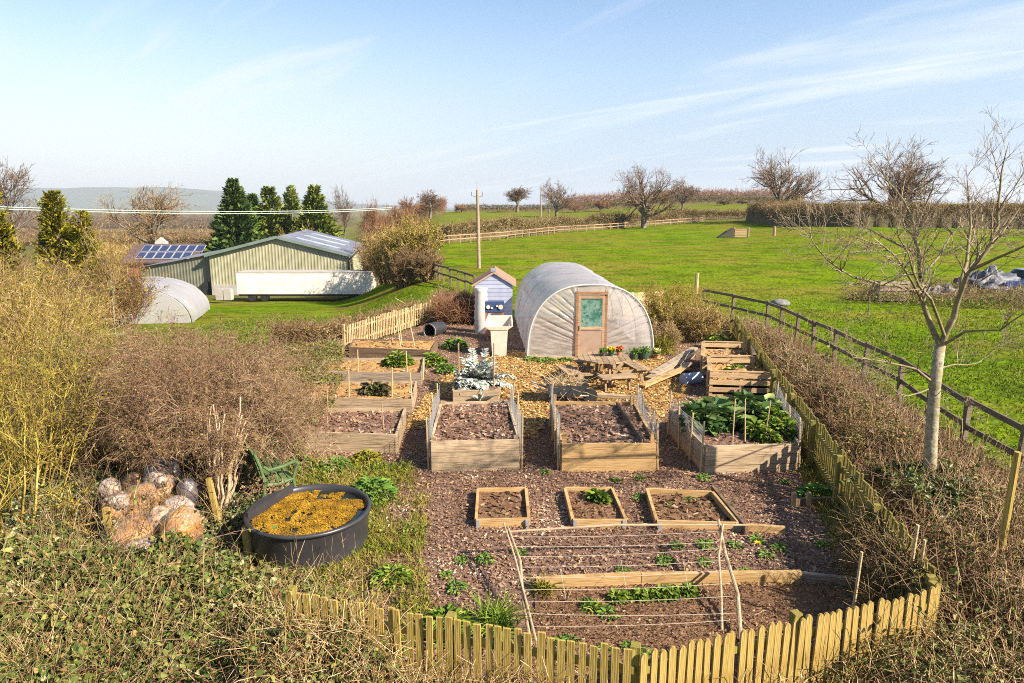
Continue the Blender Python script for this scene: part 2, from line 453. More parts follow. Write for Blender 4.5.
def land_mat():
    m, nt, b, L = _mat('land')
    at_ = nt.nodes.new('ShaderNodeVertexColor'); at_.layer_name = 'cover'
    sp = nt.nodes.new('ShaderNodeSeparateColor'); L(at_.outputs[0], sp.inputs[0])
    tc = nt.nodes.new('ShaderNodeTexCoord')
    def nz(scale, det, a, b2, st=(1, 1, 1)):
        mp = nt.nodes.new('ShaderNodeMapping'); mp.inputs['Scale'].default_value = st; L(tc.outputs['Object'], mp.inputs[0])
        n = nt.nodes.new('ShaderNodeTexNoise'); n.inputs['Scale'].default_value = scale; n.inputs['Detail'].default_value = det; n.inputs['Roughness'].default_value = .7
        L(mp.outputs[0], n.inputs['Vector'])
        mr = nt.nodes.new('ShaderNodeMapRange'); mr.inputs[1].default_value = a; mr.inputs[2].default_value = b2; L(n.outputs[0], mr.inputs[0]); return mr.outputs[0]
    def mix(f, a, b2):
        n = nt.nodes.new('ShaderNodeMix'); n.data_type = 'RGBA'
        if isinstance(f, float): n.inputs[0].default_value = f
        else: L(f, n.inputs[0])
        for k, q in ((6, a), (7, b2)):
            if isinstance(q, tuple): n.inputs[k].default_value = (*q, 1)
            else: L(q, n.inputs[k])
        return n.outputs[2]
    fine = nz(3.2, 9, .40, .60); mid = nz(.16, 10, .42, .58); big = nz(.05, 4, .4, .62)
    dry = nz(.06, 10, .47, .56, (1, 2.4, 1))
    grass = mix(mid, (.060, .108, .005), (.112, .168, .008))
    fm = nt.nodes.new('ShaderNodeMath'); fm.operation = 'MULTIPLY'; fm.inputs[1].default_value = .55; L(fine, fm.inputs[0]); grass = mix(fm.outputs[0], grass, (.135, .195, .008)); 
    dk = nt.nodes.new('ShaderNodeMath'); dk.operation = 'MULTIPLY'; dk.inputs[1].default_value = .75; L(dry, dk.inputs[0])
    grass = mix(dk.outputs[0], grass, (.165, .140, .025))
    tuft = nz(.55, 10, .50, .60)
    tm = nt.nodes.new('ShaderNodeMath'); tm.operation = 'MULTIPLY'; tm.inputs[1].default_value = .7; L(tuft, tm.inputs[0])
    grass = mix(tm.outputs[0], grass, (.042, .062, .008))
    rough = mix(mid, (.07, .058, .022), (.12, .095, .038)); rough = mix(fine, rough, (.09, .11, .028))
    pale = mix(big, (.105, .125, .02), (.15, .155, .035)); plough = mix(mid, (.15, .095, .06), (.20, .135, .085))
    c = mix(sp.outputs[2], mix(sp.outputs[1], rough, pale), plough)
    c = mix(sp.outputs[0], c, grass)
    gp = nt.nodes.new('ShaderNodeMath'); gp.operation = 'MULTIPLY'; gp.inputs[1].default_value = .55; L(sp.outputs[1], gp.inputs[0])
    gp2 = nt.nodes.new('ShaderNodeMath'); gp2.operation = 'MULTIPLY'; L(gp.outputs[0], gp2.inputs[0]); L(sp.outputs[0], gp2.inputs[1])
    c = mix(gp2.outputs[0], c, pale)
    L(c, b.inputs['Base Color']); b.inputs['Roughness'].default_value = .9; b.inputs['Specular IOR Level'].default_value = .0
    n2 = nt.nodes.new('ShaderNodeTexNoise'); n2.inputs['Scale'].default_value = 3.5; n2.inputs['Detail'].default_value = 8; L(tc.outputs['Object'], n2.inputs['Vector'])
    bp = nt.nodes.new('ShaderNodeBump'); bp.inputs['Strength'].default_value = .9; bp.inputs['Distance'].default_value = .2
    L(n2.outputs[0], bp.inputs['Height']); L(bp.outputs[0], b.inputs['Normal'])
    return m
MT['land'] = land_mat(); land()

# distant ridge across the valley
def ridge():
    P = []
    prof = [(-1.3, 70), (-1.05, 120), (-.86, 165), (-.74, 150), (-.62, 150), (-.5, 152), (-.42, 130), (-.34, 90), (-.27, 60), (-.2, 30), (-.1, 10)]
    for k, yy in enumerate((5200, 6200, 7400)):
        row = []
        for i in range(90):
            a = -1.3 + 1.25 * i / 89
            h = np.interp(a, [p[0] for p in prof], [p[1] for p in prof]) + 7 * fbm(np.array(a * 40), np.array(3.0), 1)
            row.append((a * yy, yy, -32 + (h * 1.25 if k == 1 else 0)))
        P.append(row)
    m = MB(); m.grid(P); o = m.build('hills', noise_mat('far_hills', [(.05, .075, .05), (.10, .12, .07), (.07, .085, .06)], scale=.004, detail=4), smooth=True); tag(o, kind='structure')
ridge()
def haze():
    m = MB(); m.box((0, 4000, 75), (16000, 9000, 240)); o = m.build('haze', MT['dark'])
    mt = bpy.data.materials.new('air'); mt.use_nodes = True; n = mt.node_tree; n.nodes.remove(n.nodes['Principled BSDF'])
    v = n.nodes.new('ShaderNodeVolumePrincipled'); v.inputs['Color'].default_value = (.82, .90, 1, 1); v.inputs['Density'].default_value = .00013; v.inputs['Anisotropy'].default_value = .2
    n.links.new(v.outputs[0], n.nodes['Material Output'].inputs['Volume']); o.data.materials.clear(); o.data.materials.append(mt); tag(o, kind='stuff')
haze()

def sheet(name, poly, z, mat, res=.14, amp=.015):
    p = np.array([(q[0], q[1]) for q in poly]); lo, hi = p.min(0), p.max(0)
    X, Y = np.meshgrid(np.arange(lo[0], hi[0] + res, res), np.arange(lo[1], hi[1] + res, res), indexing='ij')
    a, b = X.shape; Z = z + fbm(X, Y, 2.2) * amp + RG.normal(0, amp * .25, X.shape)
    V = np.stack([X, Y, Z], -1).reshape(-1, 3)
    i, j = np.meshgrid(np.arange(a - 1), np.arange(b - 1), indexing='ij')
    q = np.stack([i * b + j, (i + 1) * b + j, (i + 1) * b + j + 1, i * b + j + 1], -1).reshape(-1, 4)
    k = inside(p, V[q].mean(1)[:, :2]); q = q[k]
    u, inv = np.unique(q, return_inverse=True)
    o = npobj(name, [(V[u], inv.reshape(-1, 4), 0)], mat); return tag(o, kind='structure')

GARDEN = [(-4.0, 6.2), (4.3, 6.0), (5.2, 11), (6.6, 18), (7.9, 25), (7.2, 29), (-3, 29), (-5.4, 22), (-5.4, 13), (-3.2, 9.2)]
sheet('bark_mulch', GARDEN, .03, MT['mulch_soil'])
STRAW = [G(px, py) for px, py in ((402, 432), (428, 395), (452, 372), (505, 352), (660, 356), (682, 372), (690, 392), (668, 412), (655, 432), (645, 408), (560, 398), (536, 440), (524, 440), (516, 400), (440, 400), (425, 430))]
sheet('woodchip_path', STRAW, .052, MT['straw_soil'], amp=.008)

def chips(name, poly, n, z, mat, ln=(.03, .09), avoid=None):
    P = inpoly(poly, n); n = len(P)
    # nearer chips are the ones a viewer can tell apart: thin them out with distance
    keep = RG.random(n) < np.clip(13.0 / np.maximum(P[:, 1], 1), .25, 1); P = P[keep]
    for av in (avoid or []): P = P[~inside(np.array([(q[0], q[1]) for q in av]), P)]
    n = len(P)
    D = rnd3(n) * np.array([1, 1, .28]); N = unit(RG.normal(0, .45, (n, 3)) + np.array([0, 0, 1.]))
    l = RG.uniform(*ln, n); w_ = l * RG.uniform(.25, .6, n)
    S = unit(np.cross(unit(D), N)) * w_[:, None] / 2; E = unit(D) * l[:, None] / 2
    C = np.column_stack([P, z + RG.uniform(-.004, .022, n)])
    V = np.stack([C - E - S, C + E - S * .7, C + E * .9 + S, C - E * .8 + S], 1)
    q = np.arange(n * 4).reshape(-1, 4)
    return npobj(name, [(V.reshape(-1, 3), q, 0)], mat)
FRAMES = [[G(px, py, z=.17) for px, py in q] for q in (((476, 519), (529, 518), (526, 487), (478, 488)), ((573, 519), (626, 519), (612, 487), (565, 487)), ((657, 520), (739, 522), (712, 491), (647, 488)))]
FRONT = [G(530, 594), G(640, 589), G(800, 587), G(858, 593), Vector((4.3, 6.6, 0)), Vector((1.1, 5.6, 0)), Vector((-.5, 5.75, 0))]
tag(chips('bark_chips', GARDEN, 210000, .045, MT['chip'], (.018, .055), avoid=[STRAW, FRONT] + FRAMES), kind='stuff')
tag(chips('pale_wood_chips', STRAW, 26000, .064, MT['strawchip']), kind='stuff')

# ------------------------------------------------------------------ far fences, poles, wires
def rail_fence(label, pts, h, mat, spacing=1.9, rails=2, ps=.12, group=None):
    pts = [Vector(p) for p in pts]; t = thing('rail_fence', label, 'fence', pts[0], group)
    m = MB(); m.box((0, 0, h / 2 - .1), (ps, ps, h + .2)); me = None
    poss = []
    for a, b in zip(pts[:-1], pts[1:]):
        n = max(1, round((b - a).length / spacing))
        for i in range(n): poss.append(a.lerp(b, i / n))
    poss.append(pts[-1])
    poss = [Vector((p.x, p.y, float(T(p.x, p.y)))) for p in poss]
    base = m.build('post', mat); first = True
    for p in poss:
        o = base if first else base.copy()
        if not first: COL.objects.link(o)
        first = False; o.parent = t; o.location = p - pts[0]; o.rotation_euler = (RG.normal(0, .02), RG.normal(0, .02), RG.normal(0, .1))
    for k in range(rails):
        m = MB(); zz = h * (.92 - .42 * k)
        for a, b in zip(poss[:-1], poss[1:]): m.bar(a + Vector((0, -ps * .62, zz + RG.normal(0, .015))), b + Vector((0, -ps * .62, zz + RG.normal(0, .015))), .04, .11)
        m.build('rail', mat, t)
    return t
def on(px, y): return at(px, y)
rail_fence('long pale brown post and rail fence across the far side of the pasture', [G(438, 246), G(500, 240), G(560, 233), G(640, 227.5), G(705, 222.5), G(760, 220)], 1.15, MT['rail_far'], 2.3)
RL = [(p.x, p.y, 0) for p in rail_line()]
rail_fence('dark weathered two-rail post and rail fence along the bramble hedge on the right', RL + [(8.0, 6.5, 0)], 1.15, MT['rail'], 1.75, ps=.1)
rail_fence('short dark rail fence between the brown thicket and the blue shed', [G(428, 277), G(444, 283), G(474, 294)], 1.1, MT['rail'], 1.5)

def pole(label, px, py, top, y=None, r=.13, arms=True, cat='pole'):
    b = G(px, py) if y is None else at(px, y)
    tz = at(px, b.y, top).z
    t = thing('utility_pole', label, cat, b)
    m = MB(); lean = Vector((-.012 * (tz - b.z), 0, 0))
    m.tube([b - Vector((0, 0, .4)), b.lerp(Vector((b.x, b.y, tz)), .5) + lean * .5, Vector((b.x, b.y, tz)) + lean], [r * 1.15, r, r * .8], 8); m.build('shaft', MT['pole'], t)
    if arms:
        for sx in (-1, 1):
            m = MB(); q = Vector((b.x, b.y, tz - .55)) + lean
            m.bar(q, q + Vector((sx * .42, 0, .12)), .07, .07); m.tube([q + Vector((sx * .42, 0, .1)), q + Vector((sx * .42, 0, .42))], .05, 6); m.build('insulator_bracket', MT['metal_grey'], t)
        m = MB(); q = Vector((b.x, b.y, tz)) + lean; m.tube([q, q + Vector((0, 0, .7))], [.045, .02], 6); m.build('spike', MT['metal_grey'], t)
    return t
MT['pole'] = wood('pole_wood', (.22, .17, .13), (.38, .31, .24), (.28, .22, .17))
pole('grey wooden utility pole with two insulator arms standing in the pasture behind the blue shed', 479, 268, 190)
pole('thin bare pole on the skyline, the left of the pair by the bare oak', 541, 0, 191, 190, .16, False)
pole('thin bare pole on the skyline, the right of the pair by the bare oak', 549, 0, 192, 200, .16, False)
def cable(label, a, b, sag, r):
    m = MB(); a, b = Vector(a), Vector(b)
    m.tube([a.lerp(b, i / 24) - Vector((0, 0, sag * 4 * (i / 24) * (1 - i / 24))) for i in range(25)], r, 5)
    tag(m.build('overhead_cable', MT['cable']), label, 'cable')
MT['cable'] = noise_mat('cable_sheath', [(.30, .36, .33), (.42, .47, .44)], rough=.5)
cable('upper pale overhead cable crossing in front of the far valley and the conifers', at(-60, 48, 204.5), at(392, 92, 207.5), .5, .035)
cable('lower pale overhead cable crossing in front of the far valley and the conifers', at(-60, 48, 206.5), at(392, 92, 209), .55, .035)

# jump in the field and odd posts
def jump():
    b = G(735, 238); t = thing('field_jump', 'rustic wooden horse jump with a brushwood side, alone in the pasture', 'horse jump', b)
    x, y, z = b; m = MB()
    for k in range(5): m.bar((x - .1, y, z + .18 + k * .25), (x + 1.9, y + .2, z + .18 + k * .25), .12, .16)
    m.build('log_face', MT['rail_far'], t)
    for sx in (-.1, 1.9):
        m = MB(); m.box((x + sx, y + .1, z + .7), (.16, .16, 1.5)); m.build('post', MT['rail_far'], t)
    m = MB(); m.hexa([(x - 2.2, y + .4, z), (x - .2, y - .1, z), (x + .2, y + 2.4, z), (x - 1.9, y + 2.4, z), (x - .9, y + .5, z + .9), (x - .2, y - .05, z + 1.35), (x + .2, y + 2.3, z + 1.35), (x - .7, y + 2.3, z + .9)])
    m.build('brush_wing', noise_mat('brushwood', [(.05, .05, .03), (.12, .11, .06)], scale=6, bump=1), t)
jump()
def post(label, px, py, top, r=.09, mat='rail_far'):
    b = G(px, py); tz = at(px, b.y, top).z; m = MB()
    m.tube([(b.x, b.y, b.z - .2), (b.x, b.y, (b.z + tz) / 2), (b.x + .01, b.y, tz)], [r, r * .96, r * .9], 8)
    return tag(m.build('wooden_post', MT[mat]), label, 'post')
post('short pale marker post in the pasture near the far hedge', 774, 236, 226, .22)
post('pale gate post with a dark top beyond the polytunnel hedge', 696, 296, 273, .11, 'picket_pale')
# ------------------------------------------------------------------ farm buildings
def corrugated(name, c1, c2, per=.3, rough=.5):
    m, nt, b, L = _mat(name)
    tc = nt.nodes.new('ShaderNodeTexCoord'); n = nt.nodes.new('ShaderNodeTexNoise'); n.inputs['Scale'].default_value = .9; n.inputs['Detail'].default_value = 7
    L(tc.outputs['Object'], n.inputs['Vector']); r = ramp(nt, [(*c1, .35), (*c2, .65)]); L(n.outputs[0], r.inputs[0]); L(r.outputs[0], b.inputs['Base Color'])
    b.inputs['Roughness'].default_value = rough; return m
def ribbed(m, p0, p1, zb, ztop, per=.32, dep=.035, out=(0, -1, 0)):
    """box-profile sheet wall from p0 to p1; ztop(t) gives its upper edge"""
    p0, p1, o = Vector(p0), Vector(p1), Vector(out); Ln = (p1 - p0).length; n = int(Ln / per)
    ts, ds = [], []
    for i in range(n):
        for a, d in ((0, 0), (.5, 0), (.6, 1), (.9, 1)): ts.append((i + a) / n); ds.append(d * dep)
    ts.append(1); ds.append(0)
    lo = [p0.lerp(p1, t) + o * d for t, d in zip(ts, ds)]
    m.grid([[(p.x, p.y, zb) for p in lo], [(p.x, p.y, ztop(t)) for p, t in zip(lo, ts)]])
def barn():
    y = 68.0; A = at(209, y, 255); B = at(348, y, 255.5); A = Vector((A.x, y, 0)); B = Vector((B.x, y, 0))
    gz = float(T(A.x, y)) - .6; ez = at(209, y, 254.5).z; rz = at(281, y, 237).z
    back = Vector((-3.2, 21, 0)); mid = (A + B) / 2
    t = thing('barn', 'large pale green corrugated barn with a low gable and dark roof', 'barn', (mid.x, y, gz))
    cw = corrugated('cream_green_sheet', (.25, .245, .155), (.33, .32, .215)); cr = corrugated('dark_roof_sheet', (.10, .11, .14), (.17, .18, .22), rough=.4)
    m = MB(); ribbed(m, A, B, ez - 3.0, lambda s: ez + (rz - ez) * (1 - abs(2 * s - 1)) - .05); m.build('gable_wall', cw, t)
    m = MB(); m.box(((A.x + B.x) / 2, y + .02, (gz + ez - 3) / 2), (B.x - A.x - .1, .3, ez - 3 - gz)); m.build('block_plinth', MT['concrete'], t)
    m = MB(); ribbed(m, B, B + back, gz, lambda s: ez, out=(1, 0, 0)); m.build('side_wall', cw, t)
    m = MB(); ribbed(m, A + back, A, gz, lambda s: ez, out=(-1, 0, 0)); m.build('side_wall', cw, t)
    ridge0 = Vector((mid.x, y - .35, rz)); ov = .35
    for E, s in ((A, -1), (B, 1)):
        e0 = Vector((E.x + s * ov, y - .35, ez - .1)); N = 40; m = MB()
        rows = []
        for i in range(N * 2 + 1):
            f = i / (N * 2); d = Vector((0, 0, .04 if i % 2 else 0))
            rows.append([e0 + back * f * 1.03 + d, ridge0 + back * f * 1.03 + d])
        m.grid(rows); m.build('roof', cr, t)
        m = MB(); m.bar(e0 + Vector((0, -.02, 0)), ridge0 + Vector((0, -.02, 0)), .06, .28); m.build('barge_board', corrugated('green_flashing', (.12, .16, .14), (.16, .20, .18)), t)
    m = MB(); m.bar((B.x + .45, y - .3, ez - .2), Vector((B.x + .45, y - .3, ez - .2)) + back, .14, .14); m.tube([(B.x + .1, y - .12, ez - .3), (B.x + .1, y - .12, gz)], .07, 8); m.build('gutter', MT['black_plastic'], t)
    m = MB()                                                   # skylight sheets on the right slope
    for f in (.22, .5, .78):
        p = ridge0.lerp(Vector((B.x + ov, y - .35, ez - .1)), .18) + back * f; q = ridge0.lerp(Vector((B.x + ov, y - .35, ez - .1)), .8) + back * f
        for k in (0,): m.hexa([p + Vector((0, -.5, .06)), q + Vector((0, -.5, .06)), q + Vector((0, .5, .06)), p + Vector((0, .5, .06)), p + Vector((0, -.5, .09)), q + Vector((0, -.5, .09)), q + Vector((0, .5, .09)), p + Vector((0, .5, .09))])
    m.build('skylight', corrugated('skylight', (.30, .33, .38), (.36, .4, .45), rough=.25), t)
    # lean-to on the left
    C = at(148, y + 3, 269); C = Vector((C.x, y + 1.2, 0)); cz = at(148, y + 1.2, 268.5).z
    gr = corrugated('grey_green_sheet', (.12, .125, .09), (.17, .17, .125))
    A2 = Vector((A.x - .02, y + .6, 0))
    m = MB(); ribbed(m, C, A2, gz - .6, lambda s: cz + (ez - cz) * s); m.build('lean_to_wall', gr, t)
    m = MB(); m.grid([[(C.x - .3, C.y - .3, cz + .02), (A2.x, A2.y - .3, ez + .02)], [(C.x - 3, C.y + 18, cz + .02), (A2.x - 2.8, A2.y + 18, ez + .02)]]); m.build('lean_to_roof', cr, t)
    d0 = at(201, y, 283); m = MB(); m.box((d0.x + .4, y + .42, (d0.z + gz) / 2), (.95, .22, d0.z - gz)); m.build('doorway_shade', MT['dark'], t)  # solid near-black box: shade of the open door put into its colour
    return t
barn()

def container():
    y = 60.0; a = at(236, y, 273); b = at(371, y, 273.5); z1 = a.z; z0 = at(300, y, 297).z + .25
    t = thing('lorry_body', 'long white box lorry body parked in front of the barn gable', 'lorry body', ((a.x + b.x) / 2, y, z0 - .4))
    m = MB(); m.box(((a.x + b.x) / 2, y + 1.2, (z0 + z1) / 2), (b.x - a.x, 2.4, z1 - z0)); m.build('box_body', MT['white_paint'], t)
    m = MB(); m.box(((a.x + b.x) / 2, y + 1.2, z1 + .03), (b.x - a.x + .06, 2.45, .06)); m.build('roof_rail', MT['concrete'], t)
    m = MB(); m.box(((a.x + b.x) / 2, y + 1.2, z0 - .09), (b.x - a.x - .1, 2.2, .16)); m.build('chassis', MT['dark'], t)
    for sx in (a.x + 1.2, a.x + 2.3, b.x - 1.5):
        m = MB(); m.tube([(sx, y + .1, z0 - .3), (sx, y + .45, z0 - .3)], .36, 14); m.build('wheel', MT['dark'], t)
    for sx in np.linspace(a.x, b.x, 9)[1:-1]:
        pass
    m = MB(); m.box((b.x - .06, y + 1.2, z0 + 1.0), (.25, 2.0, 1.2)); m.build('end_flap', MT['white_paint'], t)
    for k, px in enumerate((221, 229)):
        q = at(px, 58, 300); m = MB(); m.box((q.x, 58, q.z + .45), (.62, .6, .85)); m.box((q.x, 58, q.z + .92), (.56, .54, .1)); tag(m.build('water_tote', MT['concrete']), ('pale square tank standing left of the white lorry body' if k == 0 else 'pale square tank touching the left end of the white lorry body'), 'tank')
container()

def film(name, tint=(.8, .8, .82), tr=.45, crease=.5, rough=.35, st=(1, 1, 1), scale=6, lo=.5):
    """cloudy polythene: reflects, glows through and lets some light pass"""
    m, nt, b, L = _mat(name)
    b.inputs['Base Color'].default_value = (*tint, 1); b.inputs['Roughness'].default_value = rough; b.inputs['Specular IOR Level'].default_value = .6
    t = nt.nodes.new('ShaderNodeBsdfTranslucent'); t.inputs[0].default_value = (*tint, 1)
    tp = nt.nodes.new('ShaderNodeBsdfTransparent'); tp.inputs[0].default_value = (.95, .95, .95, 1)
    m1 = nt.nodes.new('ShaderNodeMixShader'); m1.inputs[0].default_value = .4; L(b.outputs[0], m1.inputs[1]); L(t.outputs[0], m1.inputs[2])
    m2 = nt.nodes.new('ShaderNodeMixShader'); L(m1.outputs[0], m2.inputs[1]); L(tp.outputs[0], m2.inputs[2])
    tc = nt.nodes.new('ShaderNodeTexCoord'); mp = nt.nodes.new('ShaderNodeMapping'); mp.inputs['Scale'].default_value = st; L(tc.outputs['Object'], mp.inputs[0])
    n = nt.nodes.new('ShaderNodeTexNoise'); n.inputs['Scale'].default_value = scale; n.inputs['Detail'].default_value = 6; L(mp.outputs[0], n.inputs['Vector'])
    mr = nt.nodes.new('ShaderNodeMapRange'); mr.inputs[1].default_value = .35; mr.inputs[2].default_value = .7; mr.inputs[3].default_value = tr * lo; mr.inputs[4].default_value = tr; L(n.outputs[0], mr.inputs[0]); L(mr.outputs[0], m2.inputs[0])
    bp = nt.nodes.new('ShaderNodeBump'); bp.inputs['Strength'].default_value = crease; bp.inputs['Distance'].default_value = .03; L(n.outputs[0], bp.inputs['Height']); L(bp.outputs[0], b.inputs['Normal'])
    L(m2.outputs[0], nt.nodes['Material Output'].inputs['Surface']); return m

def hoop(hw, h, n=28, ex=.80):
    """tunnel section: near-vertical sides, rounded top"""
    out = []
    for i in range(n + 1):
        t = math.pi * i / n; c, s = math.cos(t), math.sin(t)
        out.append((-hw * math.copysign(abs(c) ** ex, c), h * abs(s) ** ex))
    return out
def tunnel(label, f, dirv, length, hw, h, near=True, fm=None):
    d = Vector(dirv).normalized(); s = Vector((d.y, -d.x, 0)); f = Vector(f)
    t = thing('polytunnel', label, 'polytunnel', f); sec = hoop(hw, h, 28, .80 if near else .95); n = len(sec)
    P = []; K = 36 if near else 16
    for k in range(K + 1):
        row = []
        for i, (a, b) in enumerate(sec):
            sag = .022 * math.sin(k / K * math.pi * 9) ** 2 + .018 * mnoise.noise(Vector((i * .55, k * .35, 1.3)))
            q = 1 - sag
            row.append(f + d * (length * k / K) + s * (a * q) + Vector((0, 0, b * q)))
        P.append(row)
    m = MB(); m.grid(P); m.build('cover', fm or FILM, t, smooth=True)
    for k in range(5 if near else 6):
        kk = k / (4 if near else 5); m = MB()
        m.tube([f + d * (.03 + (length - .06) * kk) + s * a * .975 + Vector((0, 0, b * .975)) for a, b in sec], .02, 6, False); m.build('hoop', MT['metal_grey'], t)
    if not near:
        m = MB(); m.grid([[f + s * a * .98 + Vector((0, 0, b * .98)) for a, b in sec], [f + s * a * .02 + Vector((0, 0, min(b, .9))) for a, b in sec]]); m.build('front_sheet', fm or FILM, t)
    e = f + d * length; rows = [[e + s * a * .98 + Vector((0, 0, b * .98)) for a, b in sec], [e + s * a * .02 + Vector((0, 0, min(b, .9))) for a, b in sec]]
    m = MB(); m.grid(rows); m.build('back_sheet', fm or FILM, t)
    return t, d, s, f
FILM = film('tunnel_film', (.53, .52, .57), .46, .6, .30, (1, 1, 1), 2.2)
SHEET = film('creased_film', (.66, .60, .54), .68, .3, .16, (1, 1, 5), 2.0)
def polytunnel():
    x0 = (590 - 512) / F * 21.7; f = Vector((x0, 21.1, 0)); hw, h = 2.0, 2.38
    t, d, s, f = tunnel('big white clear-film polytunnel with a wooden door at the end of the garden', f, (-.045, 1, 0), 8.6, hw, h)
    sec = hoop(hw, h, 40)
    dw, dh = .42, 2.02                                         # door half width and height
    for sg in (-1, 1):                                         # creased end sheets either side of the door
        side = [(a, b) for a, b in sec if a * sg >= dw]
        side.sort(key=lambda q: q[1] if True else 0)
        outer = [((dw + .0) * sg, h * .985)] + sorted([q for q in side], key=lambda q: -q[1]) ; N = 96; outer2 = []
        Ls = [0]
        for q, p in zip(outer[1:], outer[:-1]): Ls.append(Ls[-1] + math.dist(q, p))
        for i in range(N + 1):
            u = Ls[-1] * i / N; outer2.append((np.interp(u, Ls, [q[0] for q in outer]), np.interp(u, Ls, [q[1] for q in outer])))
        rows = []; J = 24
        for i, (a, b) in enumerate(outer2):
            zi = .04 + 2.1 * (1 - i / N) ** 1.35; row = []
            for j in range(J + 1):
                q = j / J; ang = i * 1.0
                cr = (.085 if sg > 0 else .060) * (abs(math.sin(ang * .50 + 1.6 * math.sin(i * .19) + .6 * math.sin(i * .61) + q * 1.1 * math.sin(i * .23))) ** .5 - .5) * (.35 + .65 * math.sin(math.pi * min(.93, q * .85 + .12))) * (1 - .9 * float(sst(.50, .82, i / N))) + .03 * mnoise.noise(Vector((i * .7, q * 3, sg * 4.0))) * .4
                aa = dw * sg + (a - dw * sg) * q; bb = zi + (b - zi) * q
                row.append(f + s * aa + Vector((0, 0, bb)) - d * (.02 + cr * (1 if 0 < j else 0)))
            rows.append(row)
        m = MB(); m.grid(rows); m.build('end_sheet', SHEET, t, smooth=True)
    m = MB(); m.tube([f - d * .03 + s * a + Vector((0, 0, b)) for a, b in sec], .028, 8, False); m.build('end_hoop', MT['white_plastic'], t)
    fr = wood('door_frame_wood', (.19, .10, .06), (.31, .18, .11))
    m = MB()
    for sg in (-1, 1): m.box(f + s * (sg * (dw + .035)) + Vector((0, -.04, dh / 2 + .06)), (.08, .09, dh + .2))
    m.box(f + Vector((0, -.045, dh + .10)), (2 * dw + .16, .1, .09)); m.build('door_frame', fr, t)
    m = MB(); m.box(f + Vector((0, -.02, dh + .24)), (2 * dw + .2, .02, .2)); m.build('header_sheet', SHEET, t)
    m = MB()
    for sg in (-1, 1): m.box(f + s * (sg * (dw - .045)) + Vector((0, -.06, dh / 2 + .03)), (.08, .045, dh))
    for z in (.08, 1.02, dh - .02): m.box(f + Vector((0, -.062, z)), (2 * dw - .17, .045, .09))
    dr = m.build('door', wood('door_wood', (.30, .2, .13), (.44, .32, .22)), t)
    m = MB(); m.box(f + Vector((0, -.055, 1.52)), (2 * dw - .18, .012, .92)); m.build('window_pane', noise_mat('green_net', [(.012, .055, .045), (.045, .13, .10), (.16, .26, .22), (.02, .08, .06)], scale=5, rough=.3, spec=.5), dr)
    m = MB(); m.box(f + Vector((0, -.055, .55)), (2 * dw - .18, .012, .86)); m.build('door_panel', noise_mat('door_panel', [(.25, .17, .125), (.34, .25, .19)], scale=4, rough=.45), dr)
    m = MB(); m.box(f + s * -.36 + Vector((0, -.10, 1.05)), (.03, .04, .14)); m.build('handle', MT['metal_grey'], dr)
    m = MB()
    for sg in (-1, 1): m.box(f + s * (sg * (hw + .5) / 2) + Vector((0, -.03, .06)), (hw - .5, .05, .12))
    m.build('base_board', MT['plank'], t)
polytunnel()
tunnel('low white polytunnel half hidden behind the thicket on the left', Vector((at(128, 34).x, 34, float(T(at(128, 34).x, 34)) - .12)), (-.25, 1, 0), 5.2, 3.0, 2.0, False, film('old_film', (.50, .49, .52), .24, .3, .4, (1, 1, 1), 1.2))

def house():
    y = 95.0; a = at(137, y, 245); b = at(203, y, 245); zr = a.z; e = at(137, y - 3.5, 261.5).z; g = float(T(a.x, y)) - .5
    t = thing('house', 'low brick house with solar panels on its dark roof beyond the barn', 'house', ((a.x + b.x) / 2, y, g))
    br = noise_mat('red_brick', [(.26, .115, .065), (.36, .18, .11)], scale=3)
    m = MB(); q = [(a.x, y - 3.3, g), (b.x, y - 3.3, g), (b.x, y + 3.3, g), (a.x, y + 3.3, g)]
    m.hexa(q + [(p[0], p[1], e) for p in q]); 
    for X in (a.x, b.x - .3): m.prism([(X, y - 3.3, e), (X, y + 3.3, e), (X, y, zr - .15)], (.3, 0, 0))
    m.build('wall', br, t); rf = noise_mat('slate_roof', [(.07, .05, .048), (.12, .085, .075)], scale=2)
    for s in (-1, 1):
        m = MB(); m.prism([(a.x - .3, y + s * 3.8, e - .25), (b.x + .3, y + s * 3.8, e - .25), (b.x + .3, y, zr), (a.x - .3, y, zr)], (0, 0, .16)); o = m.build('roof', rf, t)
        if s < 0: r0 = o
    pv = noise_mat('solar_cell', [(.018, .028, .075), (.03, .045, .11)], scale=2, rough=.25, spec=.6); al = noise_mat('panel_frame', [(.30, .31, .36), (.38, .39, .44)], rough=.4)
    nrm = Vector((0, -(zr - e), 3.6)).normalized()
    for r in range(2):
        for c in range(6 + r):
            m = MB(); p = []
            x0 = a.x + (1.3 if r else .3) + c * 1.22 - (.0 if r else -1.0); 
            for dx, dv in ((0, 0), (1.12, 0), (1.12, 1), (0, 1)):
                v = .10 + r * .43 + dv * .39; p.append(Vector((x0 + dx, y - 3.6 * (1 - v), e + (zr - e) * v + .10)) + nrm * .04)
            m.prism(p, nrm * .05); k = m.build('solar_panel', al, t); m = MB(); c0 = sum(p, Vector()) / 4
            m.prism([c0 + (q - c0) * .9 + nrm * .053 for q in p], nrm * .01); m.build('cell', pv, k)
    m = MB(); cx = at(167, y + 2, 243).x; m.prism([(cx - .8, y + .2, zr - .6), (cx + .8, y + .2, zr - .6), (cx + .8, y + .2, zr + .35), (cx, y + .2, zr + 1.0), (cx - .8, y + .2, zr + .35)], (0, .6, 0)); m.build('white_dormer', MT['white_plastic'], t)
house()

